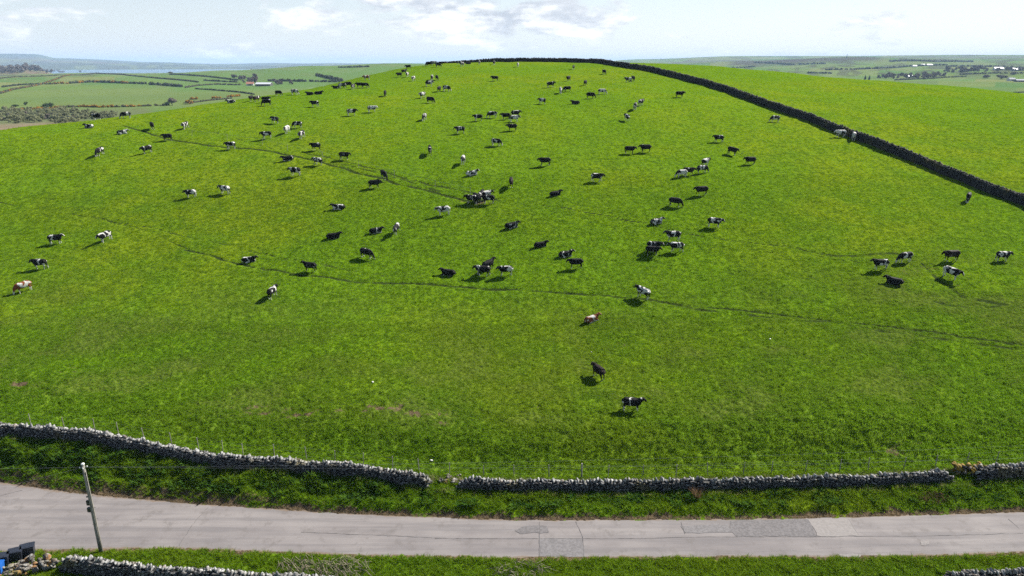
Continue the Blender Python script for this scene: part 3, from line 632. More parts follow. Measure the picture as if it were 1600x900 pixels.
def wheelie_bin(loc, rz, mat, label, lean=0, s=1.0):
    root = thing('wheelie_bin', label, 'bin', loc, rz, 'bins by the near left wall'); root.rotation_euler = (R(lean), 0, rz); root.scale = (s, s, s)
    b = B(); b.box((0, 0, .58), (1.16, .80, .96), taper=.84, bevel=.03); b.build('body', mat, root)
    b = B()
    for k in range(-2, 3): b.box((k*.2, -.405, .62), (.03, .03, .75))
    b.build('rib', mat, root)
    b = B(); b.box((0, -.01, 1.075), (1.24, .88, .05), bevel=.015); b.build('rim', mat, root)
    b = B(); b.box((0, -.02, 1.13), (1.20, .86, .07), bevel=.03)
    lid = b.build('lid', mat, root)
    for k in (-.3, 0, .3):
        b = B(); b.box((k, -.02, 1.175), (.10, .7, .03), bevel=.01); b.build('lid_ridge', mat, lid)
    b = B(); b.tube([(-.45, .47, 1.08), (0, .50, 1.09), (.45, .47, 1.08)], .022, 8); b.build('handle', mat, root)
    for sx in (-.4, .4):
        for sy in (-.26, .26):
            b = B(); b.tube([(sx-.03, sy, .1), (sx+.03, sy, .1)], .1, 12); w = b.build('wheel', MAT['black'], root); w.rotation_euler = (0, 0, 0)
# ---------------------------------------------------------------- cows
def cow_mesh(name, pose):
    b = B(); S = b.loft; lie = pose in ('l',); dz = -.60 if lie else 0.
    tz = lambda z: z+dz
    torso = [((x,0,tz(z)),ry,rz) for x,z,ry,rz in ((-.935,1.17,.15,.19),(-.91,1.13,.25,.28),(-.74,1.08,.285,.345),(-.40,1.0,.335,.40),(0,.98,.355,.42),(.30,.985,.325,.42),(.52,1.01,.26,.40),(.68,1.05,.20,.345),(.77,1.08,.13,.25))]
    S(torso, 16, 2.7)
    if pose in ('s', 'w'): neck = [(.54,1.12),(.76,1.17),(.94,1.22)]; head = [(.93,1.31),(.99,1.29),(1.10,1.17),(1.22,1.00),(1.28,.90)]
    elif pose == 'u': neck = [(.54,1.12),(.76,1.26),(.91,1.37)]; head = [(.90,1.46),(.97,1.45),(1.10,1.36),(1.25,1.22),(1.32,1.14)]
    elif pose == 'g': neck = [(.55,1.07),(.80,.90),(.97,.66)]; head = [(.98,.72),(1.03,.62),(1.09,.45),(1.16,.22),(1.19,.09)]
    else: neck = [(.54,1.12+dz),(.76,1.27+dz),(.90,1.38+dz)]; head = [(.89,1.47+dz),(.96,1.46+dz),(1.09,1.37+dz),(1.24,1.24+dz),(1.31,1.17+dz)]
    S([((neck[0][0],0,neck[0][1]),.19,.35),((neck[1][0],0,neck[1][1]),.145,.27),((neck[2][0],0,neck[2][1]),.12,.19)], 12, 2.3)
    hr = [(.10,.08),(.135,.125),(.12,.12),(.09,.09),(.085,.075)]; S([((x,0,z),a,c) for (x,z),(a,c) in zip(head, hr)], 12, 2.5)
    hx, hz = head[1]; px, pz = head[0]
    for s in (-1, 1):
        S([((px+.01,s*.09,pz-.02),.03,.03),((px-.03,s*.20,pz-.02),.03,.06),((px-.06,s*.31,pz-.05),.02,.03)], 8)
        if not lie:
            st = .16*s if pose == 'w' else .04*s
            S([((.54,s*.17,1.0),.09,.17),((.50,s*.18,.72),.08,.10),((.50+st*.6,s*.175,.44),.058,.062),((.49+st,s*.17,.16),.044,.046),((.51+st,s*.17,.05),.055,.062),((.53+st,s*.17,.0),.055,.065)], 10)
            S([((-.68,s*.16,1.06),.12,.24),((-.63,s*.19,.80),.105,.18),((-.78-st*.4,s*.18,.52),.058,.085),((-.76-st,s*.175,.18),.047,.05),((-.71-st,s*.175,.05),.055,.062),((-.69-st,s*.175,.0),.055,.065)], 10)
        else:
            S([((.50,s*.18,.36),.10,.15),((.66,s*.22,.20),.075,.08),((.80,s*.23,.09),.06,.06),((.52,s*.26,.06),.05,.05),((.42,s*.26,.05),.05,.05)], 10)
            S([((-.62,s*.22,.42),.12,.22),((-.40,s*.34,.26),.12,.16),((-.22,s*.38,.12),.08,.09),((-.50,s*.40,.07),.055,.055),((-.30,s*.44,.05),.05,.05)], 10)
    if not lie:
        S([((-.62,0,.76),.12,.10),((-.48,0,.66),.17,.13),((-.30,0,.70),.12,.10)]); S([((-.97,0,1.30),.035,.035),((-1.02,.01,1.10),.03,.03),((-1.01,.02,.80),.025,.025),((-1.0,.02,.52),.045,.045),((-.99,.02,.40),.02,.02)], 8)
    else: S([((-.97,0,.66),.035,.035),((-1.05,.06,.42),.03,.03),((-1.0,.16,.12),.03,.03),((-.85,.25,.04),.035,.03)], 8)
    me0 = b.mesh(name, None); o = bpy.data.objects.new('tmp', me0); COL.objects.link(o)
    r = o.modifiers.new('r', 'REMESH'); r.mode = 'VOXEL'; r.voxel_size = .028; r.use_smooth_shade = True
    q = o.modifiers.new('s', 'SMOOTH'); q.factor = .5; q.iterations = 1
    d = o.modifiers.new('d', 'DECIMATE'); d.ratio = .35
    dg = bpy.context.evaluated_depsgraph_get(); me = bpy.data.meshes.new_from_object(o.evaluated_get(dg)); me.name = name
    bpy.data.objects.remove(o); bpy.data.meshes.remove(me0); me.materials.clear(); me.materials.append(MAT['cow'])
    me.polygons.foreach_set('use_smooth', [True]*len(me.polygons)); return me
COATS = {'k': (.06, 0, .18), 'kw': (.27, 0, .46), 'm': (.38, 0, .50), 'w': (.54, 0, .60), 'r': (.40, 1, .46), 'br': (.08, .05, .2)}
def build_cows():
    rnd = random.Random(21); M = {p: cow_mesh('cow_'+p, p) for p in 'suwgl'}
    for i, (px, py, hd, pose, coat, label) in enumerate(COWS):
        q = at(px, py)
        if q is None or q[1] > 330:                               # a skyline cow: on the crest itself
            for k in range(1, 14):
                q = at(px, py+k)
                if q is not None and q[1] < 330: break
            q = at(px, py+k+.6) or q
        x, y = q; p = pose
        if p == 's' and rnd.random() < .35: p = 'w'
        o = bpy.data.objects.new('cow', M[p]); w, br, lg = COATS[coat]
        s = rnd.uniform(1.0, 1.12); e = .5; hr = R(hd+rnd.uniform(-5, 5))
        zx = float(gz(x+e, y)-gz(x-e, y))/(2*e); zy = float(gz(x, y+e)-gz(x, y-e))/(2*e)
        n = Vector((-zx, -zy, 1)).normalized(); n = (n*.8+Vector((0, 0, .2))).normalized(); f = Vector((math.cos(hr), math.sin(hr), 0)); f = (f-n*f.dot(n)).normalized(); sd_ = n.cross(f)
        M3 = Matrix((f, sd_, n)).transposed(); o.rotation_euler = M3.to_euler(); o.location = (x, y, float(gz(x, y))-.05); o.scale = (s, s*(1 if rnd.random() < .5 else -1), s)
        o.color = (rnd.random(), w+rnd.uniform(-.08, .08), br, (lg if p != 'l' else min(lg*.3, .2))*rnd.uniform(.75, 1.1))
        link(o); tag(o, label, 'cow', 'dairy herd on the hill pasture')
# ---------------------------------------------------------------- the herd
# picture x, picture y of the feet, heading (0 right, 90 away, 180 left, 270 towards the road), pose, coat, label
COWS = [
# nearest, lower middle of the field
(986,657,352,'u','kw','black cow with white shoulder band and rump, nearest of all to the road wall'),
(934,602,118,'s','br','brownish black cow seen from behind, second nearest to the road wall'),
(925,503,22,'l','r','brown and white cow lying down, alone below the long lower trail'),
(1004,466,130,'s','m','white backed cow with black head standing on the lower trail, alone'),
(427,464,80,'s','kw','black cow with white rump seen end on, alone below the lower trail at left'),
(38,455,232,'g','r','brown and white cow grazing at the far left edge of the field'),
(64,420,182,'s','kw','black cow facing left, just above the brown and white cow at far left'),
(89,381,5,'u','kw','black cow with raised head facing right, near the left edge'),
(166,377,245,'s','m','black and white cow facing the road with a broad shadow, near the left edge'),
(299,308,185,'s','m','black cow with white bands facing left, left one of an isolated pair'),
(352,303,165,'s','m','black cow with white belly turned partly away, right one of an isolated pair'),
(390,409,10,'l','kw','black cow with white bands lying just above the lower trail, leftmost lying cow'),
(485,424,172,'u','k','black cow facing left, walking on the lower trail'),
(574,401,330,'g','k','black cow grazing with nose down right, between the lower trail and three lying cows'),
(522,372,8,'l','k','black cow with white hindquarter lying, below left of a lying pair mate'),
(588,363,18,'l','kw','black and white lying cow beside a standing cow that faces the road'),
(620,364,262,'s','m','white backed cow with dark head facing the road, beside a lying cow'),
(529,326,172,'l','m','black cow with white shoulder lying alone, facing left'),
(693,337,195,'s','w','white and black cow facing left, just below left of the crowded knot'),
(700,429,165,'l','k','black cow lying and facing left, just above the lower trail at centre'),
(754,430,176,'s','kw','black cow facing left, front one of an overlapping pair above the trail'),
(764,421,40,'u','k','black cow with white neck mark standing behind a cow facing left'),
(790,430,182,'s','m','black cow with white back and legs, right of an overlapping pair'),
(800,355,15,'l','kw','black cow with a white flank stripe lying between the knot and the lying pair'),
(868,306,25,'l','k','black cow lying with white forelegs, right of the crowded knot'),
(845,387,15,'l','k','black cow lying, upper left of the lying pair at centre'),
(884,401,20,'l','kw','black cow with white face lying, lower right of the lying pair at centre'),
(899,418,185,'s','k','all black cow facing left, just below the lying pair at centre'),
# the crowded knot at the end of the fence trail
(737,318,160,'s','kw','black cow at the left end of the crowded knot'),
(745,316,120,'g','k','black cow with head down inside the crowded knot'),
(752,312,75,'s','kw','black cow at the back of the crowded knot, turned away'),
(760,311,20,'s','w','white shouldered cow at the back right of the crowded knot'),
(763,318,178,'s','kw','black cow with white rump band, front right of the crowded knot'),
# right hand group by the poached mud
(1374,421,172,'u','kw','black cow with white shoulder facing left, above the lying black cow at right'),
(1396,443,150,'l','k','all black cow lying, lowest of the group by the poached mud at right'),
(1412,409,190,'g','kw','black cow with white legs grazing left, top left of the group at right'),
(1484,407,182,'s','br','dark brown cow facing left, above the piebald cow at right'),
(1485,434,300,'s','w','white and black cow seen end on in the middle of the group at right'),
(1565,407,3,'s','kw','black cow with white shoulder facing right, rightmost of the whole herd'),
(1511,316,240,'g','kw','black and white cow standing alone close under the ridge wall at right'),
# centre right cluster
(1116,354,350,'s','m','white cow with black shoulders facing right, alone right of centre'),
(1026,349,12,'l','m','black and white banded cow lying above a tight bunch of four'),
(1051,375,178,'u','m','speckled black and white cow facing left, top of the bunch of four'),
(1022,391,355,'s','kw','black cow facing right, back left of the bunch of four'),
(1020,398,345,'s','k','black cow facing right, nearest of the bunch of four'),
(1056,392,182,'s','kw','black cow with white legs facing left, right of the bunch of four'),
(1095,305,182,'s','k','all black cow facing left with a long shadow, right of another black cow'),
(1055,322,340,'g','k','black cow with lowered head facing right, left of another black cow'),
(1064,277,190,'g','w','white cow with black head, lower left of a foursome right of centre'),
(1076,273,350,'s','br','brown mottled cow facing right behind a white cow'),
(1102,259,40,'s','m','piebald cow heading uphill right, topmost of a foursome right of centre'),
(1097,270,10,'g','kw','black cow with white legs in front of a piebald cow'),
(1171,257,184,'s','k','black cow with a white neck speck facing left, lower right of three strays'),
(1144,241,310,'s','k','black cow seen end on, middle of three strays at upper right'),
(1122,222,172,'s','kw','black cow facing left, topmost of three strays at upper right'),
(1210,190,188,'g','kw','black cow grazing left, just below the ridge wall'),
(1312,214,180,'s','w','mostly white cow standing sideways against the foot of the ridge wall'),
(1333,218,250,'s','w','white and black cow seen end on against the ridge wall, right of a white cow'),
(1062,152,5,'s','k','all black cow facing right, alone below the bend of the ridge wall'),
(1008,238,176,'s','k','black cow facing left, right one of a pair in mid hill'),
(984,240,350,'s','k','black cow facing right, left one of a pair in mid hill'),
(979,188,110,'s','m','black and white cow heading uphill, lowest of a file of three'),
(992,171,75,'s','m','black and white cow, middle of a file of three going uphill'),
(1001,165,50,'s','kw','black cow with white rump, highest of a file of three going uphill'),
(933,282,355,'s','kw','black and white cow facing right, alone in the middle of the hill'),
(851,258,176,'s','k','black cow facing left, alone above the lying cow right of the knot'),
(799,291,265,'s','br','brownish cow seen end on, alone above right of the crowded knot'),
(738,274,18,'l','w','white and black cow lying, above the crowded knot'),
(724,256,262,'s','m','white striped cow seen end on, above a lying white and black cow'),
(672,241,95,'s','k','black cow seen from behind, above the fence trail at centre'),
(776,228,345,'g','kw','black cow with white forequarter grazing right, alone at upper centre'),
(719,208,176,'s','kw','black cow with white hindleg facing left, alone at upper centre left'),
(800,204,180,'s','k','long black cow facing left, below the bunch of three at upper centre'),
(804,190,2,'s','w','white sided cow in front of two black cows at upper centre'),
(790,186,180,'s','k','black cow facing left, left of the bunch of three at upper centre'),
(806,182,5,'s','kw','black cow at the back of the bunch of three at upper centre'),
(769,184,190,'g','kw','black cow grazing left, between a stray and the bunch of three'),
(747,189,178,'s','kw','black cow with white rear facing left, left of a grazing cow'),
(847,163,150,'s','kw','black cow turned partly away, left of a lying black cow high on the hill'),
(899,163,175,'l','k','black cow lying high on the hill below two grazers'),
(923,154,345,'g','k','black cow grazing right, left one of a pair of grazers high up'),
(941,147,350,'g','w','white and black cow grazing right, right one of a pair of grazers high up'),
(886,143,190,'g','k','black cow grazing left beside a white cow seen end on'),
(876,145,265,'g','w','white cow seen end on, touching a grazing black cow high up'),
(861,137,5,'s','kw','black and white cow facing right, above a grazing black cow high up'),
(914,134,250,'s','k','black cow seen end on, right of a small file near the hilltop'),
(888,126,240,'s','k','black cow with broad shadow, below another near the hilltop'),
(896,109,260,'s','kw','black and white cow seen end on, close under the hilltop wall'),
(944,116,290,'g','k','black cow grazing end on, between the hilltop wall and a close pair'),
(981,128,182,'s','m','black and white cow, left one of a close pair below the hilltop wall'),
(989,126,100,'s','k','black cow turned away, right one of a close pair below the hilltop wall'),
(773,127,178,'s','k','all black cow facing left with a long shadow, alone near the hilltop'),
(809,105,260,'s','m','black and white cow seen end on, right end of the hilltop skyline'),
# skyline of the hilltop, left of the wall
(772,101,265,'s','kw','black cow on the skyline, just left of where the dark wall thickens'),
(749,100,265,'s','kw','black cow with white legs on the skyline, between two spaced out cows'),
(731,100,185,'l','k','black cow low on the skyline, right of two paler cows'),
(722,104,230,'s','m','small pale legged cow just in front of the skyline'),
(717,101,185,'s','w','pale grey cow on the skyline, right of the dark foursome'),
(689,102,5,'s','k','black cow at the right end of the dark foursome on the skyline'),
(685,105,335,'g','k','black cow grazing in front of the dark foursome on the skyline'),
(678,102,185,'s','m','grey mottled cow inside the dark foursome on the skyline'),
(670,103,182,'g','k','black cow grazing at the left end of the dark foursome on the skyline'),
(638,107,180,'s','k','tiny black cow at the skyline, topmost of the cows on the left shoulder'),
(632,115,40,'s','k','black cow heading uphill, below the topmost cow of the left shoulder'),
(637,121,265,'s','m','black and white cow seen end on, right of a black cow on the left shoulder'),
(624,121,150,'s','k','black cow on the left shoulder, left of a cow seen end on'),
(646,127,255,'s','m','pale sided cow seen end on, lowest of five on the left shoulder'),
(675,125,265,'g','m','black and white cow seen end on, left one of a twin pair'),
(683,125,285,'g','k','black cow seen end on, right one of a twin pair'),
(671,135,5,'s','m','white and black cow facing right, under a twin pair'),
(686,143,260,'s','k','black cow seen end on, left of a grazing piebald cow'),
(698,142,340,'g','m','black and white cow grazing right, right of a cow seen end on'),
(660,153,240,'s','w','whitish cow above a grazing black cow with a long shadow'),
(673,160,335,'g','k','black cow grazing right below a whitish cow'),
(663,187,260,'g','w','white and black cow seen end on, alone left of upper centre'),
(602,151,275,'g','k','black cow seen end on, alone on the upper left slope'),
(582,174,3,'s','w','white cow with black shoulder facing right, right one of a spaced pair'),
(550,180,8,'s','kw','black cow with white forequarter facing right, left one of a spaced pair'),
(492,167,172,'s','kw','black and white cow facing left, alone below the left skyline cows'),
# along the left skyline
(573,125,200,'s','r','tiny brown and white cow on the left skyline, above a line of six'),
(571,137,350,'g','k','long black cow grazing right, right end of the line of six'),
(562,137,180,'s','k','black cow touching a long grazing cow, in the line of six'),
(552,139,265,'s','kw','black and white cow seen end on, in the line of six'),
(544,136,185,'g','k','black cow grazing left at the back of the line of six'),
(535,138,190,'g','m','black and white cow grazing left, second in the line of six'),
(525,138,180,'l','k','black cow lying at the left end of the line of six'),
(498,147,10,'l','k','black cow lying on the left skyline, right one of two'),
(484,148,170,'l','k','black cow lying on the left skyline, left one of two'),
(461,148,345,'g','w','white and brown cow grazing right on the left skyline'),
(436,150,345,'g','k','black cow grazing right, left of a white cow on the left skyline'),
(417,165,185,'g','k','black cow with head down in front of another on the left skyline'),
(416,160,10,'s','k','black cow standing behind another on the left skyline'),
(402,158,60,'s','br','dark brown cow beside a black one on the left skyline'),
(393,157,265,'s','k','black cow left of a dark brown one on the left skyline'),
(361,160,182,'l','m','black and white cow lying on the left skyline, leftmost of the upper run'),
# left part of the hill
(430,192,150,'s','kw','small black and white cow above two cows close together on the left slope'),
(465,200,182,'g','kw','black cow with white patches facing left, long bodied, on the left slope'),
(449,208,265,'s','w','white faced cow seen end on, beneath a long bodied black cow'),
(472,216,262,'s','kw','dark cow seen end on, right of a white faced cow'),
(417,216,180,'s','m','black cow with white rump facing left, above the fence trail at left'),
(494,234,165,'s','k','black cow facing left with separate shadow, above the fence trail'),
(539,249,345,'s','k','black cow facing right, just above the fence trail'),
(450,251,178,'l','kw','black cow lying on the lower side of the fence trail'),
(497,258,160,'s','m','black and white cow standing on the fence trail itself'),
(462,274,170,'s','m','white and black cow below the fence trail, alone'),
(601,280,300,'g','k','black cow grazing downhill on the fence trail, above another black cow'),
(586,294,4,'s','k','black cow standing just below the fence trail'),
(361,232,178,'s','kw','black cow with white rear on the fence trail, left of its bend'),
(262,218,180,'s','k','black cow facing left on the fence trail, near its left end'),
(290,200,265,'s','m','black and white cow seen end on, near the upper left trail'),
(239,202,300,'s','k','black cow facing down right, above the left end of the fence trail'),
(192,210,30,'l','w','white cow with black head lying by the left end of the fence trail'),
(157,243,262,'g','kw','black cow with white face grazing towards the road, left one of two'),
(230,238,225,'s','kw','black cow with pale edge facing left, right one of two'),
(197,185,215,'g','m','black cow with white forequarter grazing at the left rim of the hill'),
(151,187,180,'s','kw','black cow with white rear facing left at the left rim of the hill'),
(139,199,175,'l','kw','black and white cow lying, leftmost at the rim of the hill'),
]
# ---------------------------------------------------------------- bushes, trees, hedges, farms
def leaf_cloud(centres, radii, n, size, seed, flat=.8):
    r = np.random.default_rng(seed); C = np.array(centres, float); Rr = np.array(radii, float); w = Rr**2; w = w/w.sum()
    k = r.choice(len(C), n, p=w); d = r.normal(size=(n, 3)); d /= np.linalg.norm(d, axis=1)[:,None]; rad = Rr[k]*(.55+.5*r.random(n)**.5)
    P = C[k] + d*rad[:,None]*np.array([1, 1, flat]); nrm = d + r.normal(size=(n, 3))*.6; nrm /= np.linalg.norm(nrm, axis=1)[:,None]
    a = np.cross(nrm, r.normal(size=(n, 3))); a /= np.linalg.norm(a, axis=1)[:,None]; b = np.cross(nrm, a); s = size*(.6+.8*r.random(n))[:,None]
    V = np.stack([P-a*s, P-b*s*.7, P+a*s, P+b*s*.7], 1).reshape(-1, 3); F = np.arange(4*n).reshape(n, 4); return V, F
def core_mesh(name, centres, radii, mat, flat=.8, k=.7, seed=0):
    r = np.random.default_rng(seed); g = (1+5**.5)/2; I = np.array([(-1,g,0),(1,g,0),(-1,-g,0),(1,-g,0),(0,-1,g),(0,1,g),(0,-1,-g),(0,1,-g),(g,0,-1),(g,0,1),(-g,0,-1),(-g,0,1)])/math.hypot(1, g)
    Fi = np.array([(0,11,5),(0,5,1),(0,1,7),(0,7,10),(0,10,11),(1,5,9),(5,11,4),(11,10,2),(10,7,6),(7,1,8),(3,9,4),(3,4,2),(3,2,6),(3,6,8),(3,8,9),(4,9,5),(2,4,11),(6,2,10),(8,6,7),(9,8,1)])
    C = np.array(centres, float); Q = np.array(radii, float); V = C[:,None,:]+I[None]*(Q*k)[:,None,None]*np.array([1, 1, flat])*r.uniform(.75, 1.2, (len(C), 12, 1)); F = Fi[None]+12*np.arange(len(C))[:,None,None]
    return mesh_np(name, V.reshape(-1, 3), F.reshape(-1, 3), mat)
BUSH = {}
def bush_meshes(kind, mat, core, n=5, leaf=.10, count=420, flat=.8, spread=.5):
    out = []
    for k in range(n):
        random.seed(hash(kind) % 1000 + k if False else 31*k+len(kind)); cs = [(0, 0, .5)]+[(random.uniform(-spread, spread), random.uniform(-spread, spread), random.uniform(.3, .75)) for _ in range(7)]; rs = [.5]+[random.uniform(.2, .38) for _ in range(7)]
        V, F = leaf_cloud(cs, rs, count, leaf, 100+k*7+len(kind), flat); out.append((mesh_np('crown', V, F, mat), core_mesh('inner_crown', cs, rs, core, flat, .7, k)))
    BUSH[kind] = out
def bush(kind, name, xy, h, w, label, cat, group=None, trunk=0.0):
    x, y = xy; root = thing(name, label, cat, (x, y, float(gz(x, y))-.15), random.uniform(0, 6.28), group); m, c = BUSH[kind][random.randrange(len(BUSH[kind]))]
    o = obj_of('crown', m, root, (0, 0, trunk*h), (0, 0, 0), (w, w, h*(1-trunk))); c = obj_of('inner_crown', c, o)
    b = B(); b.tube([(0, 0, -.3), (.02*w, 0, h*(trunk+.15)), (.0, .03*w, h*(trunk+.45))], [.05*w+.04, .035*w+.03, .02], 7)
    for k in range(4):
        an = k*1.57+random.random(); b.tube([(0, 0, h*(trunk*.8+.1)), (math.cos(an)*w*.3, math.sin(an)*w*.3, h*(trunk+.4))], [.025*w+.02, .01*w+.01], 5)
    b.build('trunk', MAT['bark'], root); return root
def hedge(pix, label, h=2.2, w=2.2, mats=('hedge',), fill=.9, seed=1, group='hedgerows across the far fields', name='hedgerow'):
    random.seed(seed); P = [at_far(*p) for p in pix]; P = [p for p in P if p is not None]
    if len(P) < 2: return
    path = Path(P); x0, y0 = P[0]; z0 = float(gz(x0, y0)); root = thing(name, label, 'hedge', (x0, y0, z0), 0, group)
    groups = {m: ([], []) for m in mats}; t = 0.; r = h*.5
    while t < path.L:
        if random.random() < fill:
            x, y, a = path(t); m = mats[0] if len(mats) == 1 or pnoise(t/(h*6), seed*1.3, seed) < .12 else mats[1]
            k = random.uniform(.7, 1.35); groups[m][0].append((x-x0+random.gauss(0, w*.15), y-y0+random.gauss(0, w*.15), float(gz(x, y))-z0+r*k*.75)); groups[m][1].append(r*k)
        t += h*.55*random.uniform(.7, 1.3)
    for i, m in enumerate(mats):
        cs, rs = groups[m]
        if not cs: continue
        V, F = leaf_cloud(cs, rs, min(14*len(cs), 16000), h*.2, seed+i, .9); o = obj_of('foliage' if i == 0 else 'gorse_bloom', mesh_np('foliage', V, F, MAT[m]), root); tag(o, kind='stuff')
        Vc = []; Fc = []; base_ = np.array([(1,0,0),(-1,0,0),(0,1,0),(0,-1,0),(0,0,1),(0,0,-1)]); ft = np.array([(0,2,4),(2,1,4),(1,3,4),(3,0,4),(2,0,5),(1,2,5),(3,1,5),(0,3,5)])
        for k, (c, q) in enumerate(zip(cs, rs)): Vc.append(base_*q*.85+np.array(c)); Fc.append(ft+6*k)
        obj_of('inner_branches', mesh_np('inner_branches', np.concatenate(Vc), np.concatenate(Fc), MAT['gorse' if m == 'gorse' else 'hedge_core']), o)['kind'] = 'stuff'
    return root
def farm_building(px, py, L_, W_, eave, ridge, rz, wall, roof, name, label, doors=2):
    q = at_far(px, py)
    if q is None: return
    x, y = q; root = thing(name, label, 'building', (x, y, float(gz(x, y))-.3), R(rz)); l, w = L_/2, W_/2
    b = B(); b.box((0, 0, eave/2), (L_, W_, eave))
    for s in (-1, 1): b.face([(s*l, -w, eave), (s*l, w, eave), (s*l, 0, ridge-.05)])
    wl = b.build('wall', MAT[wall], root)
    b = B(); e = .5
    for s in (-1, 1):
        n = Vector((0, s*(ridge-eave), w)).normalized()*.2; q0 = [Vector((-l-e, 0, ridge)), Vector((l+e, 0, ridge)), Vector((l+e, s*(w+e), eave-(ridge-eave)*e/w)), Vector((-l-e, s*(w+e), eave-(ridge-eave)*e/w))]
        b.face(q0); b.face([v+n for v in q0]); 
        for i in range(4): b.face([q0[i], q0[(i+1)%4], q0[(i+1)%4]+n, q0[i]+n])
    rf = b.build('roof', MAT[roof], root)
    for k in range(doors):
        cx = -l+(k+.5)*L_/doors; b = B(); b.box((cx, -w-.04, eave*.4), (L_/doors*.4, .08, eave*.75)); b.build('door', MAT['dark_wood'], root)
    if name == 'farmhouse':
        for s in (-1, 1): b = B(); b.box((s*l*.85, 0, ridge+.5), (.9, .7, 1.6)); b.build('chimney', MAT[wall], rf)
        for k in (-1, 0, 1): b = B(); b.box((k*l*.55, -w-.05, eave*.75), (1.1, .1, 1.2)); b.build('window', MAT['glass'], root)
    return root
def build_far():
    bush_meshes('green', MAT['bush_green'], MAT['hedge_core'], leaf=.09); bush_meshes('willow', MAT['bush_willow'], MAT['hedge_core'], leaf=.09, flat=.7)
    bush_meshes('gorse', MAT['gorse'], MAT['hedge_core'], leaf=.09); bush_meshes('bare', MAT['bush_bare'], MAT['hedge_core'], leaf=.08, count=520)
    HG = [
     ([(0,146),(20,141),(45,136),(60,133),(85,125),(105,120),(115,118.5)],'diagonal hedge with orange gorse climbing from the far left edge',2.6,('hedge_brown','gorse')),
     ([(3,136),(30,133),(55,131.5),(80,131.5)],'short dark hedge meeting the diagonal gorse hedge at far left',2.8,('hedge',)),
     ([(82,131.5),(105,131),(125,129.5),(145,128.5),(165,130),(200,132),(228,133)],'thick dark hedge with orange gorse across the middle far field',4.2,('hedge','gorse')),
     ([(234,133.5),(250,134),(285,136)],'dark hedge continuing right of the gorse hedge, towards the field corner',4.6,('hedge',)),
     ([(110,118.5),(150,116.5),(180,117.5),(200,119.5),(240,122),(275,126),(310,129.5)],'long thin hedge along the upper edge of the far fields',2.6,('hedge_brown','hedge')),
     ([(265,117.5),(300,119.5),(340,122.5),(372,126)],'straight dark hedge running down to the farm wood',3.0,('hedge',)),
     ([(320,127),(350,128.3),(372,129)],'short dark hedge just below the farm wood',3.0,('hedge',)),
     ([(290,137),(310,134),(340,132.3),(378,133)],'curving brown hedge ending at the red roofed farmhouse',2.6,('hedge_brown',)),
     ([(305,138.5),(330,140),(375,144),(398,147.5)],'thin dark hedge slanting down to the left shoulder of the hill',2.0,('hedge',)),
     ([(0,176),(30,173),(70,170.5),(100,168.5),(130,167.5),(160,168.5),(200,167.5),(225,166.5),(256,165.5)],'long low hedge full of orange gorse above the willow scrub',2.2,('gorse','hedge_brown')),
     ([(288,162),(305,160.5),(330,157),(362,154)],'low brown hedge close behind the left rim of the hill',1.8,('hedge_brown',)),
     ([(0,124),(25,121.5),(60,121),(90,120)],'faint hedge along the top left fields',2.4,('hedge_brown',)),
     ([(296,155.5),(307,155)],'small bank of orange gorse behind the left rim',2.8,('gorse',)),
     ([(333,153.5),(345,153)],'orange gorse clump, right of another behind the left rim',2.4,('gorse',)),
     ([(356,151.5),(376,150)],'broad orange gorse clump nearest the skyline cows',2.6,('gorse',)),
     ([(495,118.5),(505,122),(520,125.5),(535,129)],'dark hedge slanting down the green ridge left of the hilltop',5.0,('hedge',)),
     ([(528,107),(560,106.5),(576,106)],'thin hedge near the top of the green ridge',4.0,('hedge',)),
     ([(1262,115.5),(1300,114.8)],'thin dark hedge in the right hand far fields, left of the wood',5.0,('hedge',)),
     ([(1398,126),(1430,122.5),(1475,120.5),(1510,120)],'hedge along the top edge of the pale right hand field',3.0,('hedge',)),
     ([(1558,145.5),(1581,145)],'dark hedge piece by the right edge, left of a gap',1.6,('hedge',)),
     ([(1584,145),(1599,144),(1640,142)],'dark hedge piece at the right edge, right of a gap',1.6,('hedge',)),
     ([(1370,105),(1420,103),(1480,102.5)],'faint hedge above the white farm on the right',6.0,('hedge',)),
     ([(1080,107),(1130,109),(1180,108)],'faint dark hedge below the far hills, right of the hilltop wall',6.0,('hedge',)),
     ([(1030,105.5),(1075,106),(1120,106.5)],'faint hedge on the lower slope right of the hilltop wall',5.0,('hedge',)),
     ([(1180,99),(1240,100),(1290,99)],'dark hedge line below the heather hill',8.0,('hedge',)),
     ([(1290,109),(1340,108),(1372,107)],'hedge on the far slope above the long wood',6.0,('hedge',)),
     ([(1480,104.5),(1530,105),(1599,106)],'long hedge above the trees by the right edge',6.0,('hedge',)),
     ([(1390,97.5),(1450,98),(1520,97)],'faint hedge high on the far slope at right',8.0,('hedge',)),
     ([(1500,118),(1545,117),(1599,117.5)],'hedge behind the two dark bushes at right',4.0,('hedge',)),
     ([(200,113.5),(240,114),(270,114.5)],'faint hedge at the shore end of the far left fields',4.0,('hedge_brown',)),
     ([(420,127),(470,128.5),(530,130)],'hedge foot along the green ridge, right of the shed',4.0,('hedge',)),
    ]
    for i, (pix, lab, h, ms) in enumerate(HG): hedge(pix, lab, h*1.25, h*1.2, ms, .94, 40+i)
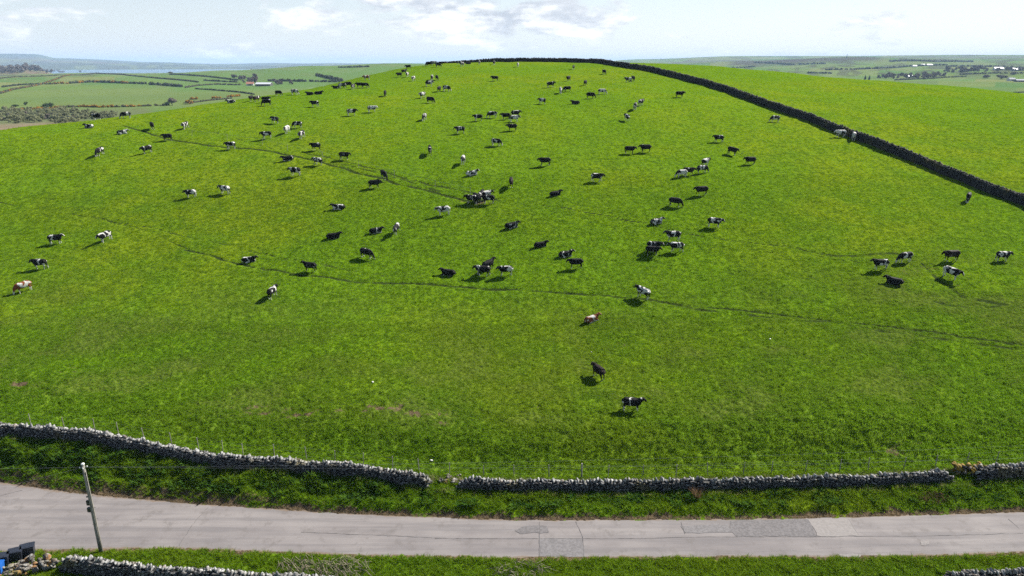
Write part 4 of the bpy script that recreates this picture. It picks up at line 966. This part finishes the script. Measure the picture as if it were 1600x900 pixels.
    def clump(area, n, mat, name, h, label, trunk=.1, wk=.75, seed=3, core='hedge_core'):
        """a far-off wood or scrub that reads as one mass"""
        random.seed(seed); cs = []; rs = []; b = B(); x0 = y0 = None
        for i in range(n):
            q = None
            while q is None: q = at_far(random.uniform(area[0], area[2]), random.uniform(area[1], area[3]))
            x, y = q
            if x0 is None: x0, y0 = x, y; z0 = float(gz(x, y))
            hh = h*random.uniform(.65, 1.25); z = float(gz(x, y))-z0; b.tube([(x-x0, y-y0, z-.5), (x-x0, y-y0, z+hh*.3), (x-x0+hh*.04, y-y0, z+hh*.75)], [hh*.03, hh*.02, hh*.006], 6)
            c0 = []; r0 = []
            for k in range(6): r = hh*random.uniform(.17, .30); c0.append((x-x0+random.gauss(0, hh*wk*.26), y-y0+random.gauss(0, hh*wk*.26), z+max(r*.6, hh*random.uniform(trunk+.2, .80)))); r0.append(r)
            cs += c0; rs += r0
        V, F = leaf_cloud(cs, rs, 80*len(cs), h*.06, seed, .9); o = obj_of(name, mesh_np(name, V, F, MAT[mat]), None, (x0, y0, z0)); tag(o, label, None, None, 'stuff')
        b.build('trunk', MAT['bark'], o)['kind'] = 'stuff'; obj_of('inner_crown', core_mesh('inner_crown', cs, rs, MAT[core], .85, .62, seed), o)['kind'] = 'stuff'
    clump((120,179,182,187), 46, 'bush_willow', 'willow_scrub', 4.2, 'grey green willow scrub tapering right beyond the left rim', 0, 1.2, 13, 'bush_willow')
    clump((0,173,125,193), 170, 'bush_willow', 'willow_scrub', 4.6, 'grey green willow scrub beyond the left rim', 0, 1.1, 3, 'bush_willow')
    clump((0,176,120,190), 16, 'bush_bare', 'bare_scrub', 4.2, 'bare purplish bushes in the willow scrub', 0, 1.1, 5, 'bush_bare')
    clump((364,122,402,131), 22, 'bush_bare', 'woodland', 9.5, 'small leafless wood beside the long shed', .12, .8, 6)
    clump((428,131,460,134), 9, 'bush_bare', 'woodland', 6.5, 'row of leafless trees right of the shed', .1, .9, 7)
    clump((1372,117,1478,122), 44, 'bush_bare', 'woodland', 11, 'long dark leafless wood at right', .12, .85, 8)
    clump((1475,110,1532,115), 22, 'bush_bare', 'woodland', 14, 'upper leafless wood at right', .12, .85, 9)
    clump((1534,111,1600,113.5), 20, 'bush_bare', 'woodland', 10, 'belt of leafless trees by the right edge', .1, .9, 10)
    clump((0,110,70,113), 26, 'bush_bare', 'woodland', 26, 'brown wood on the knoll at far left', .1, 1.3, 11, 'bush_bare')
    clump((70,112,128,114.5), 16, 'bush_bare', 'woodland', 18, 'low end of the brown wooded knoll at far left', .1, 1.3, 12, 'bush_bare')
    random.seed(4)
    bush('bare', 'bare_tree', at_far(269,165), 9, 8, 'bare spreading tree standing alone beside a green bush', 'tree', None, .18)
    bush('green', 'round_bush', at_far(260,165.5), 4.5, 4.6, 'round green bush left of a bare spreading tree', 'bush')
    bush('gorse', 'gorse_bush', at_far(297,163), 5.0, 6.4, 'big rounded gorse bush with orange bloom near the left rim', 'bush')
    bush('green', 'round_bush', at_far(72,170), 6.0, 9, 'dark green rounded bush at the scrub edge, far left', 'bush'); bush('green', 'round_bush', at_far(40,165), 4.4, 3.2, 'small upright dark tree in the far left field', 'tree', None, .1)
    bush('green', 'round_bush', at_far(24,167), 3.0, 5, 'low dark bush at the far left field edge', 'bush'); bush('green', 'round_bush', at_far(388,156), 2.4, 3.5, 'green bush peeping over the left shoulder of the hill', 'bush')
    bush('bare', 'round_bush', at_far(1541,121.5), 9, 13, 'dark bush in the right hand fields, left one of two', 'bush'); bush('bare', 'round_bush', at_far(1565,122.5), 11, 14, 'dark bush in the right hand fields, right one of two', 'bush'); bush('bare', 'round_bush', at_far(1583,119), 7, 12, 'dark bush behind the farm at the right edge', 'bush')
    farm_building(391,133.5,13,7,3.6,6.8,12,'white_wall','red_roof','farmhouse','red roofed farmhouse beside the long shed',1)
    farm_building(413,134.2,28,12,3.6,6.2,-8,'dark_wood','white_roof','farm_shed','long farm shed with a gleaming white roof',3)
    farm_building(1422,119.5,15,9,3.5,6.5,5,'white_wall','white_roof','farm_shed','white farm shed in front of the long dark wood',2)
    farm_building(1429,103.6,16,9,4.5,8,0,'white_wall','white_roof','farmhouse','small white farmhouse left of a long white barn',1)
    farm_building(1447,102.8,46,16,4.5,8,4,'white_wall','white_roof','farm_shed','long white barn on the far slope at right',3)
    farm_building(1559,111.5,26,13,5,9,-6,'white_wall','white_roof','farm_shed','white barn among the trees at upper right',2)
    farm_building(1588,112.3,26,12,4.5,8,0,'white_wall','white_roof','farm_shed','white barn nearest the right edge, upper row',2)
    farm_building(1580,124.5,15,9,4,7,10,'white_wall','grey_roof','farmhouse','grey roofed farmhouse by the right edge',1)
    farm_building(1597,126,28,11,3.5,6,-4,'dark_wood','grey_roof','farm_shed','long grey roofed shed at the right edge below a farmhouse',3)
    for px, lab in ((1351.5,'dark conifer just over the right hand slope, left one of two'),(1358,'dark conifer just over the right hand slope, right one of two')):
        q = at_far(px, 124.5) or at_far(px, 122)
        root = thing('conifer', lab, 'tree', (q[0], q[1], float(gz(*q)))); b = B(); b.tube([(0,0,-.5),(0,0,3),(0,0,10)], [.3,.2,.05], 7); b.build('trunk', MAT['bark'], root)
        cs = [(0,0,1.5+k*1.1) for k in range(9)]; rs = [2.6-.26*k for k in range(9)]; V, F = leaf_cloud(cs, rs, 900, .45, int(px), .6); obj_of('crown', mesh_np('crown', V, F, MAT['hedge']), root)
    q = at_far(1323, 91); root = thing('mast', 'thin mast standing on the heather hill at right', 'mast', (q[0], q[1], float(gz(*q)))); b = B(); b.tube([(0,0,-2),(0,0,9),(0,0,22)], [1.8,1.5,.8], 8); b.build('shaft', MAT['stone_dark'], root); b = B(); b.tube([(0,0,-2),(0,0,6)], [4,3], 4); b.build('plinth', MAT['stone_dark'], root)
def build_sea():
    V = []; N = 60; rr = [4000, 6000, 8000, 10500, 13000]; A = np.linspace(R(-62), R(2), N)
    for r_ in rr:
        for a in A: V.append((r_*math.sin(a), r_*math.cos(a), -26.5))
    idx = np.arange(len(V)).reshape(len(rr), N); F = np.stack([idx[:-1,:-1], idx[1:,:-1], idx[1:,1:], idx[:-1,1:]], -1).reshape(-1, 4)
    tag(obj_of('sea', mesh_np('sea', V, F, MAT['sea'])), kind='structure')
# ---------------------------------------------------------------- grass and weeds (uncountable)
def tuft(name, mat, n, h, w, spread, seed, droop=.5):
    r = random.Random(seed); V = []; F3 = []; F4 = []
    for _ in range(n):
        a = r.uniform(0, 6.283); d = spread*math.sqrt(r.random()); x, y = d*math.cos(a), d*math.sin(a); o = a+r.gauss(0, .9); L = h*r.uniform(.55, 1.15); bw = w*r.uniform(.6, 1.2); k = len(V); le = droop*r.uniform(.3, 1.3)
        sx, sy = -math.sin(o)*bw*.5, math.cos(o)*bw*.5
        for t, f in ((0, 1.), (.55, .8)):
            ox, oy = math.cos(o)*L*le*t*t, math.sin(o)*L*le*t*t; V += [(x+ox-sx*f, y+oy-sy*f, L*t-.02), (x+ox+sx*f, y+oy+sy*f, L*t-.02)]
        V.append((x+math.cos(o)*L*le, y+math.sin(o)*L*le, L*(1-.25*le))); F4.append((k, k+1, k+3, k+2)); F3.append((k+2, k+3, k+4))
    return mesh_np(name, V, [np.array(F4), np.array(F3)], mat)
def scatter(name, meshes, P, scl, idx, label=None):
    c = bpy.data.collections.new(name+'_pieces')
    for i, m in enumerate(meshes): o = bpy.data.objects.new('%s_piece_%02d' % (name, i), m); c.objects.link(o)
    me = bpy.data.meshes.new(name); me.vertices.add(len(P)); me.vertices.foreach_set('co', np.asarray(P, np.float32).ravel())
    r_ = np.zeros((len(P), 3), np.float32); r_[:,2] = rng.random(len(P))*6.283; r_[:,:2] = rng.normal(size=(len(P), 2))*.15
    for nm, ty, arr in (('rot', 'FLOAT_VECTOR', r_), ('scl', 'FLOAT', np.asarray(scl, np.float32)), ('pick', 'INT', np.asarray(idx, np.int32))):
        a = me.attributes.new(nm, ty, 'POINT'); a.data.foreach_set('vector' if ty == 'FLOAT_VECTOR' else 'value', arr.ravel())
    o = obj_of(name, me); tag(o, label, None, None, 'stuff')
    ng = bpy.data.node_groups.new(name, 'GeometryNodeTree'); ng.interface.new_socket('Geometry', in_out='INPUT', socket_type='NodeSocketGeometry'); ng.interface.new_socket('Geometry', in_out='OUTPUT', socket_type='NodeSocketGeometry')
    n = ng.nodes; l = ng.links; gi = n.new('NodeGroupInput'); go = n.new('NodeGroupOutput'); ip = n.new('GeometryNodeInstanceOnPoints'); ci = n.new('GeometryNodeCollectionInfo'); ci.inputs[0].default_value = c; ci.inputs[1].default_value = True; ci.inputs[2].default_value = True
    def na(nm, ty): x = n.new('GeometryNodeInputNamedAttribute'); x.data_type = ty; x.inputs[0].default_value = nm; return x.outputs[0]
    l.new(gi.outputs[0], ip.inputs['Points']); l.new(ci.outputs[0], ip.inputs['Instance']); ip.inputs['Pick Instance'].default_value = True
    l.new(na('pick', 'INT'), ip.inputs['Instance Index']); l.new(na('rot', 'FLOAT_VECTOR'), ip.inputs['Rotation']); l.new(na('scl', 'FLOAT'), ip.inputs['Scale']); l.new(ip.outputs[0], go.inputs[0])
    m = o.modifiers.new('scatter', 'NODES'); m.node_group = ng; return o
def build_grass(ys, us, Z, soil):
    def height(x, y):
        j = np.clip(np.searchsorted(ys, y)-1, 0, len(ys)-2); t = (y-ys[j])/(ys[j+1]-ys[j]); u = x/y; i = np.clip(np.searchsorted(us, u)-1, 0, len(us)-2); s = (u-us[i])/(us[i+1]-us[i])
        f = lambda A: (A[j,i]*(1-s)+A[j,i+1]*s)*(1-t)+(A[j+1,i]*(1-s)+A[j+1,i+1]*s)*t
        return f(Z), f(soil)
    def pts(n, y0, y1, ul=.98):
        y = np.sqrt(rng.random(n)*(y1**2-y0**2)+y0**2); x = y*(rng.random(n)*2-1)*ul; return x, y
    # pasture, thinning with distance
    X = []; S = []
    for n, y0, y1, s in ((150000, 53, 82, .85), (130000, 82, 125, 1.0), (60000, 125, 175, 1.2)):
        x, y = pts(n, y0, y1); z, so = height(x, y); k = (y > line(WALL_LINE, x)+.45) & (so < .42+.2*rng.random(n)) & (rng.random(n) < np.clip((175-y)/60., 0, 1))
        lush = np.exp(-((y-line(WALL_LINE, x)-5.)/5.)**2); X.append(np.c_[x, y, z][k]); S.append((s*(.7+.6*rng.random(n))*(1+.55*lush))[k])
    X = np.concatenate(X); S = np.concatenate(S)
    scatter('pasture_grass', [tuft('pasture_grass', MAT['grass'], 12, .14, .026, .17, 5+k, .9) for k in range(5)], X, S, rng.integers(0, 5, len(X)), 'short green pasture grass covering the hill')
    x, y = pts(150000, 36, 64, 1.0); z, so = height(x, y); yw = line(WALL_LINE, x); yr = line(ROAD_FAR, x); yn = line(ROAD_NEAR, x)
    k = ((y > yr+.12+.35*rng.random(len(x))) & (y < yw+1.6) | (y < yn-.05-.3*rng.random(len(x)))) & (so < .62+.25*rng.random(len(x)))
    # a band of long pale grass where cattle cannot reach, on both sides of the wall
    scatter('verge_grass', [tuft('verge_grass', MAT['verge'], 18, .34, .034, .18, 25+k_, .8) for k_ in range(5)], np.c_[x, y, z][k], ((.55+.65*rng.random(len(x)))*np.where(y > yr, .55+.45*np.clip((y-yr-.4)/2., 0, 1), .8))[k], rng.integers(0, 5, k.sum()), 'long rank grass on the road verges')
    x, y = pts(26000, 42, 64, 1.0); z, so = height(x, y); yw = line(WALL_LINE, x); yr = line(ROAD_FAR, x)
    d = np.clip(pnoise(x/2.6, y/1.6, 91)*2.2+.35, 0, 1); k = (y > yr+1.0) & (y < yw-.35) & (rng.random(len(x)) < d*np.where(x < -6, 1.0, .55))
    scatter('verge_weed', [tuft('verge_weed', MAT['weed'], 22, .50, .10, .26, 45+k_, .95) for k_ in range(4)], np.c_[x, y, z][k], (.45+.65*rng.random(len(x)))[k], rng.integers(0, 4, k.sum()), 'dark leafy weeds on the bank under the field wall')
    x = rng.uniform(-55, 55, 4200); y = line(WALL_LINE, x)+np.where(rng.random(len(x)) < .8, .55+rng.random(len(x))*.7, -.5-.3*rng.random(len(x))); z, so = height(x, y)
    scatter('wall_foot_grass', [tuft('wall_foot_grass', MAT['straw'], 14, .42, .022, .14, 65+k_, .7) for k_ in range(3)], np.c_[x, y, z], .5+.7*rng.random(len(x)), rng.integers(0, 3, len(x)), 'pale dry grass along the foot of the field wall')
def bramble(px, py, r, label, seed, mat='twig', n=70, h=.7):
    random.seed(seed); x, y = at(px, py); root = thing('bramble_patch', label, 'bush', (x, y, float(gz(x, y)))); b = B()
    for _ in range(n):
        a = random.uniform(0, 6.28); d = r*math.sqrt(random.random()); L = random.uniform(.5, 1.3)*r; o = random.uniform(0, 6.28); p = Vector((math.cos(a)*d*1.6, math.sin(a)*d*.8, 0)); q = Vector((math.cos(o), math.sin(o)*.7, 0))*L
        b.tube([p, p+q*.4+Vector((0, 0, h*random.uniform(.5, 1.1))), p+q+Vector((0, 0, random.uniform(.05, .4)))], [.02, .016, .006], 4, False)
    b.build('stem', MAT[mat], root)['kind'] = 'stuff'; return root
# ---------------------------------------------------------------- materials
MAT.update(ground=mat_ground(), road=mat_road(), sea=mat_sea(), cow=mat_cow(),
  grass=mat_grass('pasture_blade', (.130, .225, .012)), verge=mat_grass('verge_blade', (.165, .228, .022)), 
  weed=leaf('weed_leaf', (.030, .080, .012), (.070, .135, .018), .35, .8), straw=leaf('dry_blade', (.24, .23, .10), (.33, .30, .15), .4, 2.),
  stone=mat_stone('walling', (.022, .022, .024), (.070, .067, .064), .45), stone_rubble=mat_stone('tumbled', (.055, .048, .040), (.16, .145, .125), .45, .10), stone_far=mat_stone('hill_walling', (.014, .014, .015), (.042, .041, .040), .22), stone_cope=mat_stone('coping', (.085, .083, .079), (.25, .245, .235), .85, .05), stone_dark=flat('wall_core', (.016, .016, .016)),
  stone_rust=mat_stone('rusty', (.13, .065, .026), (.22, .12, .045), .2, .3), stone_moss=mat_stone('mossy', (.12, .08, .014), (.22, .145, .02), .1, .9),
  crack=flat('tar_joint', (.095, .088, .086)), patch_dark=flat('asphalt_patch', (.116, .108, .108), .9, .2, .22, 6), patch_mid=flat('asphalt_patch_mid', (.132, .124, .124), .9, .2, .2, 6), patch_light=flat('asphalt_patch_light', (.185, .17, .162), .9, .2, .12, 6),
  pole=flat('weathered_timber', (.17, .16, .135), .9, .2, .25, 5), post=flat('fence_timber', (.22, .205, .18), .9, .2, .3, 4), pale=flat('pale_metal', (.55, .55, .52), .6), wire=flat('galvanised_wire', (.33, .33, .33), .5), wire_dark=flat('cable', (.22, .22, .23), .6), black=flat('black_plastic', (.018, .019, .022), .45, .5), bin_dark=flat('bin_plastic', (.018, .021, .030), .42, .5, .15), bin_blue=flat('bin_plastic_blue', (.010, .085, .32), .42, .5, .1),
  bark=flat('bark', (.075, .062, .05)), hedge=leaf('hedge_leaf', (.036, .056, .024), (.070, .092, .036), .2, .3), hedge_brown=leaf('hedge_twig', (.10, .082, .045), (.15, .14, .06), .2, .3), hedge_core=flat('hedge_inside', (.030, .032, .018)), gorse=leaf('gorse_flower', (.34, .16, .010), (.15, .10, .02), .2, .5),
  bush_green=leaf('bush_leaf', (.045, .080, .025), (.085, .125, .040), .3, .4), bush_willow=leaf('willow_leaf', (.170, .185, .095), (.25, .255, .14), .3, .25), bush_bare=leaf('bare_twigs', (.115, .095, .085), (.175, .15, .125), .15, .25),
  white_wall=flat('limewash', (.6, .58, .54), .9, .2, .06), white_roof=flat('pale_sheet_roof', (.55, .56, .58), .5, .5, .05), red_roof=flat('red_tiles', (.36, .16, .10)), grey_roof=flat('slate', (.20, .21, .23)), dark_wood=flat('dark_boards', (.07, .065, .06)), glass=flat('window_glass', (.03, .035, .04), .1, .5, .05), twig=flat('bramble_stem', (.20, .17, .12)), rush=leaf('rush_stem', (.12, .075, .045), (.19, .12, .06), .3, 3.), white_stone=flat('white_boulder', (.62, .60, .57)))
# ---------------------------------------------------------------- setting
GY, GU, GZ, GS = build_ground(); build_sea(); build_road()
road_patch([(805,829),(817,822),(856,821),(858,833),(812,834)], MAT['patch_dark']); road_patch([(1140,813),(1262,811),(1278,839),(1152,839),(1143,830)], MAT['patch_dark'])
road_patch([(1064,823),(1138,819),(1144,832),(1070,834)], MAT['patch_mid']); road_patch([(1263,812),(1327,811),(1342,838),(1279,839)], MAT['patch_light'], .008); road_patch([(1437,847),(1452,845),(1454,852),(1440,853)], MAT['patch_light']); road_patch([(843,842.5),(911,842),(912,869.5),(843,869.5)], MAT['patch_mid'], .003)
road_patch([(1310,866),(1345,866),(1342,872),(1316,871)], MAT['patch_light'])
for c in ([(325,793),(300,822),(280,853)],[(680,842),(760,842),(843,842),(911,842),(1000,842),(1070,840),(1150,839.5),(1278,839.5),(1340,838.5),(1450,838),(1599,834)],[(843,815),(843,842),(843,869)],[(900,815),(907,830),(911,842),(912,869)],[(1064,815),(1070,835)],[(1325,811),(1342,838)],[(0,775),(35,766)],[(1575,811),(1592,826)],[(470,832),(620,838),(700,842)]): road_crack(c)
# ---------------------------------------------------------------- walls
make_stones(); COPES = [stone_mesh('cope_stone', k, MAT['stone_cope']) for k in range(12)]; RUBBLE = [stone_mesh('rubble_stone', k, MAT['stone_rubble']) for k in range(12)]; RUST = [stone_mesh('rusty_stone', k, MAT['stone_rust']) for k in range(12)]; MOSS = [stone_mesh('mossy_stone', k, MAT['stone_moss']) for k in range(12)]
dry_wall(wall_xy(-62, -7.0), 'tall drystone wall along the field at left, ending at the tumbled gap', 1.12, .60, .36, seed=2, hvar=.16)
dry_wall(wall_xy(-4.6, 38.8), 'lower drystone wall along the field, between the tumbled gap and the mossy gap', .88, .52, .34, seed=3, hvar=.20)
dry_wall(wall_xy(41.0, 62), 'drystone wall section at the right edge beyond the mossy gap', 1.1, .58, .36, seed=4, hvar=.14)
random.seed(12)
q = at(708, 752); rubble('fallen_stones', 'fallen rusty and pale stones in the gap of the field wall', [(q[0]+random.gauss(0, .55), q[1]+random.gauss(-.1, .4), random.uniform(.22, .48), random.uniform(0, .12), random.choice((0, 0, 1))) for _ in range(26)])
q = at(1512, 740); rubble('mossy_stones', 'heap of moss covered orange stones in the right hand gap of the field wall', [(q[0]+random.uniform(-1.5, 1.5), q[1]+random.gauss(0, .3), random.uniform(.25, .6), random.uniform(0, .75), random.choice((2, 2, 2, 0))) for _ in range(46)])
RW = [at(px, py) for px, py in ((1700,372),(1650,345),(1600,321),(1550,302),(1500,282),(1450,262),(1400,241),(1350,222),(1300,203),(1250,184),(1200,166.5),(1150,149),(1100,133),(1050,120),(1000,109),(960,103))]
RW = [p for p in RW if p and p[1] < 330]
RW += [(30, 292), (12, 303), (-8, 309), (-24, 310), (-36, 308)]
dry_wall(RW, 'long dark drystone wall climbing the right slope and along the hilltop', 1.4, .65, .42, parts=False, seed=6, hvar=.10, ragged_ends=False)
NW = [road_pt(px, py) for px, py in ((100,889),(130,893),(160,897),(250,906),(330,912),(400,917),(470,921),(540,925))]
dry_wall(NW, 'drystone wall along the bottom edge of the picture below the telegraph pole', 1.1, .55, .34, seed=8, hvar=.12)
NR = [road_pt(px, py) for px, py in ((1468,914),(1530,912),(1600,908),(1720,898))]
dry_wall(NR, 'short drystone wall run in the bottom right corner', .95, .55, .28, seed=9, hvar=.12)
random.seed(15); st = []
for _ in range(95):
    t = random.random(); px, py = 2+t*84, 902-t*24; x, y = road_pt(px+random.gauss(0, 5), py+random.gauss(0, 4)); st.append((x, y, random.uniform(.22, .62), random.uniform(.0, .55)*math.exp(-abs(random.gauss(0, .7))), random.choice((0, 0, 0, 0, 1))))
rubble('tumbled_wall_end', 'tumbled heap of large pale stones in front of the bins, bottom left', st)
# ---------------------------------------------------------------- fences
FX = [31,82,130,169,212,258,303,342,374,421,471,516,563,611,654,702,755,803,858,909,950,1005,1057,1107,1163,1208,1262,1317,1363,1421,1473,1524,1575]
FP = []
for px in FX:
    X_ = (px-800)/FPX*(62.5 if px > 500 else 62.5+(500-px)*.0095); FP.append((X_, float(line(WALL_LINE, X_))+1.7))
FP = [(FP[0][0]-3.4*k, float(line(WALL_LINE, FP[0][0]-3.4*k))+1.7) for k in (3, 2, 1)] + FP + [(FP[-1][0]+3.2*k, float(line(WALL_LINE, FP[-1][0]+3.2*k))+1.7) for k in (1, 2, 3)]
wire_fence('post_and_wire_fence', FP, 'post and wire fence just behind the field wall', 1.35, .038, MAT['post'], (.93, .62, .32), special={3+19})
EP = [at(*p) for p in ((300,212),(355,219),(410,226),(450,236),(505,248),(560,262),(617,277),(680,292),(735,305))]
wire_fence('electric_fence', EP, 'thin electric fence along the trodden trail on the left of the hill', 1.35, .035, MAT['post'], (.9,), wire_r=.012)
# ---------------------------------------------------------------- pole, bins, small things
build_pole()
for px, py, rz, mt, lab in ((45,869,24,'bin_dark','dark wheeled bin nearest the tumbled stones, right one of three'),(27,876,20,'bin_dark','dark wheeled bin in the middle of three'),(6,884,16,'bin_dark','dark wheeled bin at the left edge, behind the blue bin'),(-4,897,10,'bin_blue','blue wheeled bin in the bottom left corner')):
    x, y = road_pt(px, py); wheelie_bin((x, y, .03), R(rz), MAT[mt], lab, 0, .84)
bramble(535, 893, 1.3, 'grey tangle of dead bramble stems on the near verge, larger one', 3, n=110, h=.75); bramble(465, 889, 1.1, 'grey tangle of dead bramble stems on the near verge, left one', 4, n=70); bramble(810, 897, 1.2, 'dead bramble stems at the bottom edge near the middle', 5, n=70, h=.5)
bramble(1455, 781, .8, 'brown bramble patch on the far verge at right', 6, 'rush', 60, .55)
random.seed(3); x, y = at(1089, 779); root = thing('rush_clump', 'brown clump of dead rushes on the far verge', 'plant', (x, y, float(gz(x, y)))); obj_of('stem', tuft('rush', MAT['rush'], 120, 1.15, .03, .28, 3, .55), root)
for px, py, s, lab in ((584,613,.26,'white stone lying in the field above the tall wall'),(674,722,.30,'pale stone by the fence near the tumbled gap'),(1202,538,.2,'small white stone in the field at right of centre'),(924,556,.17,'tiny white stone above the brownish black cow')):
    x, y = at(px, py); tag(obj_of('field_stone', stone_mesh('field_stone', random.randrange(12), MAT['white_stone']), None, (x, y, float(gz(x, y))+s*.22), (0, .2, 1.1), (s*1.2, s, s*.7)), lab, 'stone')
build_cows(); build_far(); build_grass(GY, GU, GZ, GS)
# ---------------------------------------------------------------- air
def build_haze():
    me = B(); me.box((0, 13000, 92), (64000, 34000, 256)); o = me.build('haze', None); o['kind'] = 'stuff'; m = bpy.data.materials.new('haze'); m.use_nodes = True; n = m.node_tree.nodes; n.clear()
    out = n.new('ShaderNodeOutputMaterial'); v = n.new('ShaderNodeVolumePrincipled'); v.inputs['Color'].default_value = (.50, .72, 1, 1); v.inputs['Density'].default_value = 5.5e-5; v.inputs['Anisotropy'].default_value = 0.0
    m.node_tree.links.new(v.outputs[0], out.inputs['Volume']); o.data.materials.append(m)
build_haze()
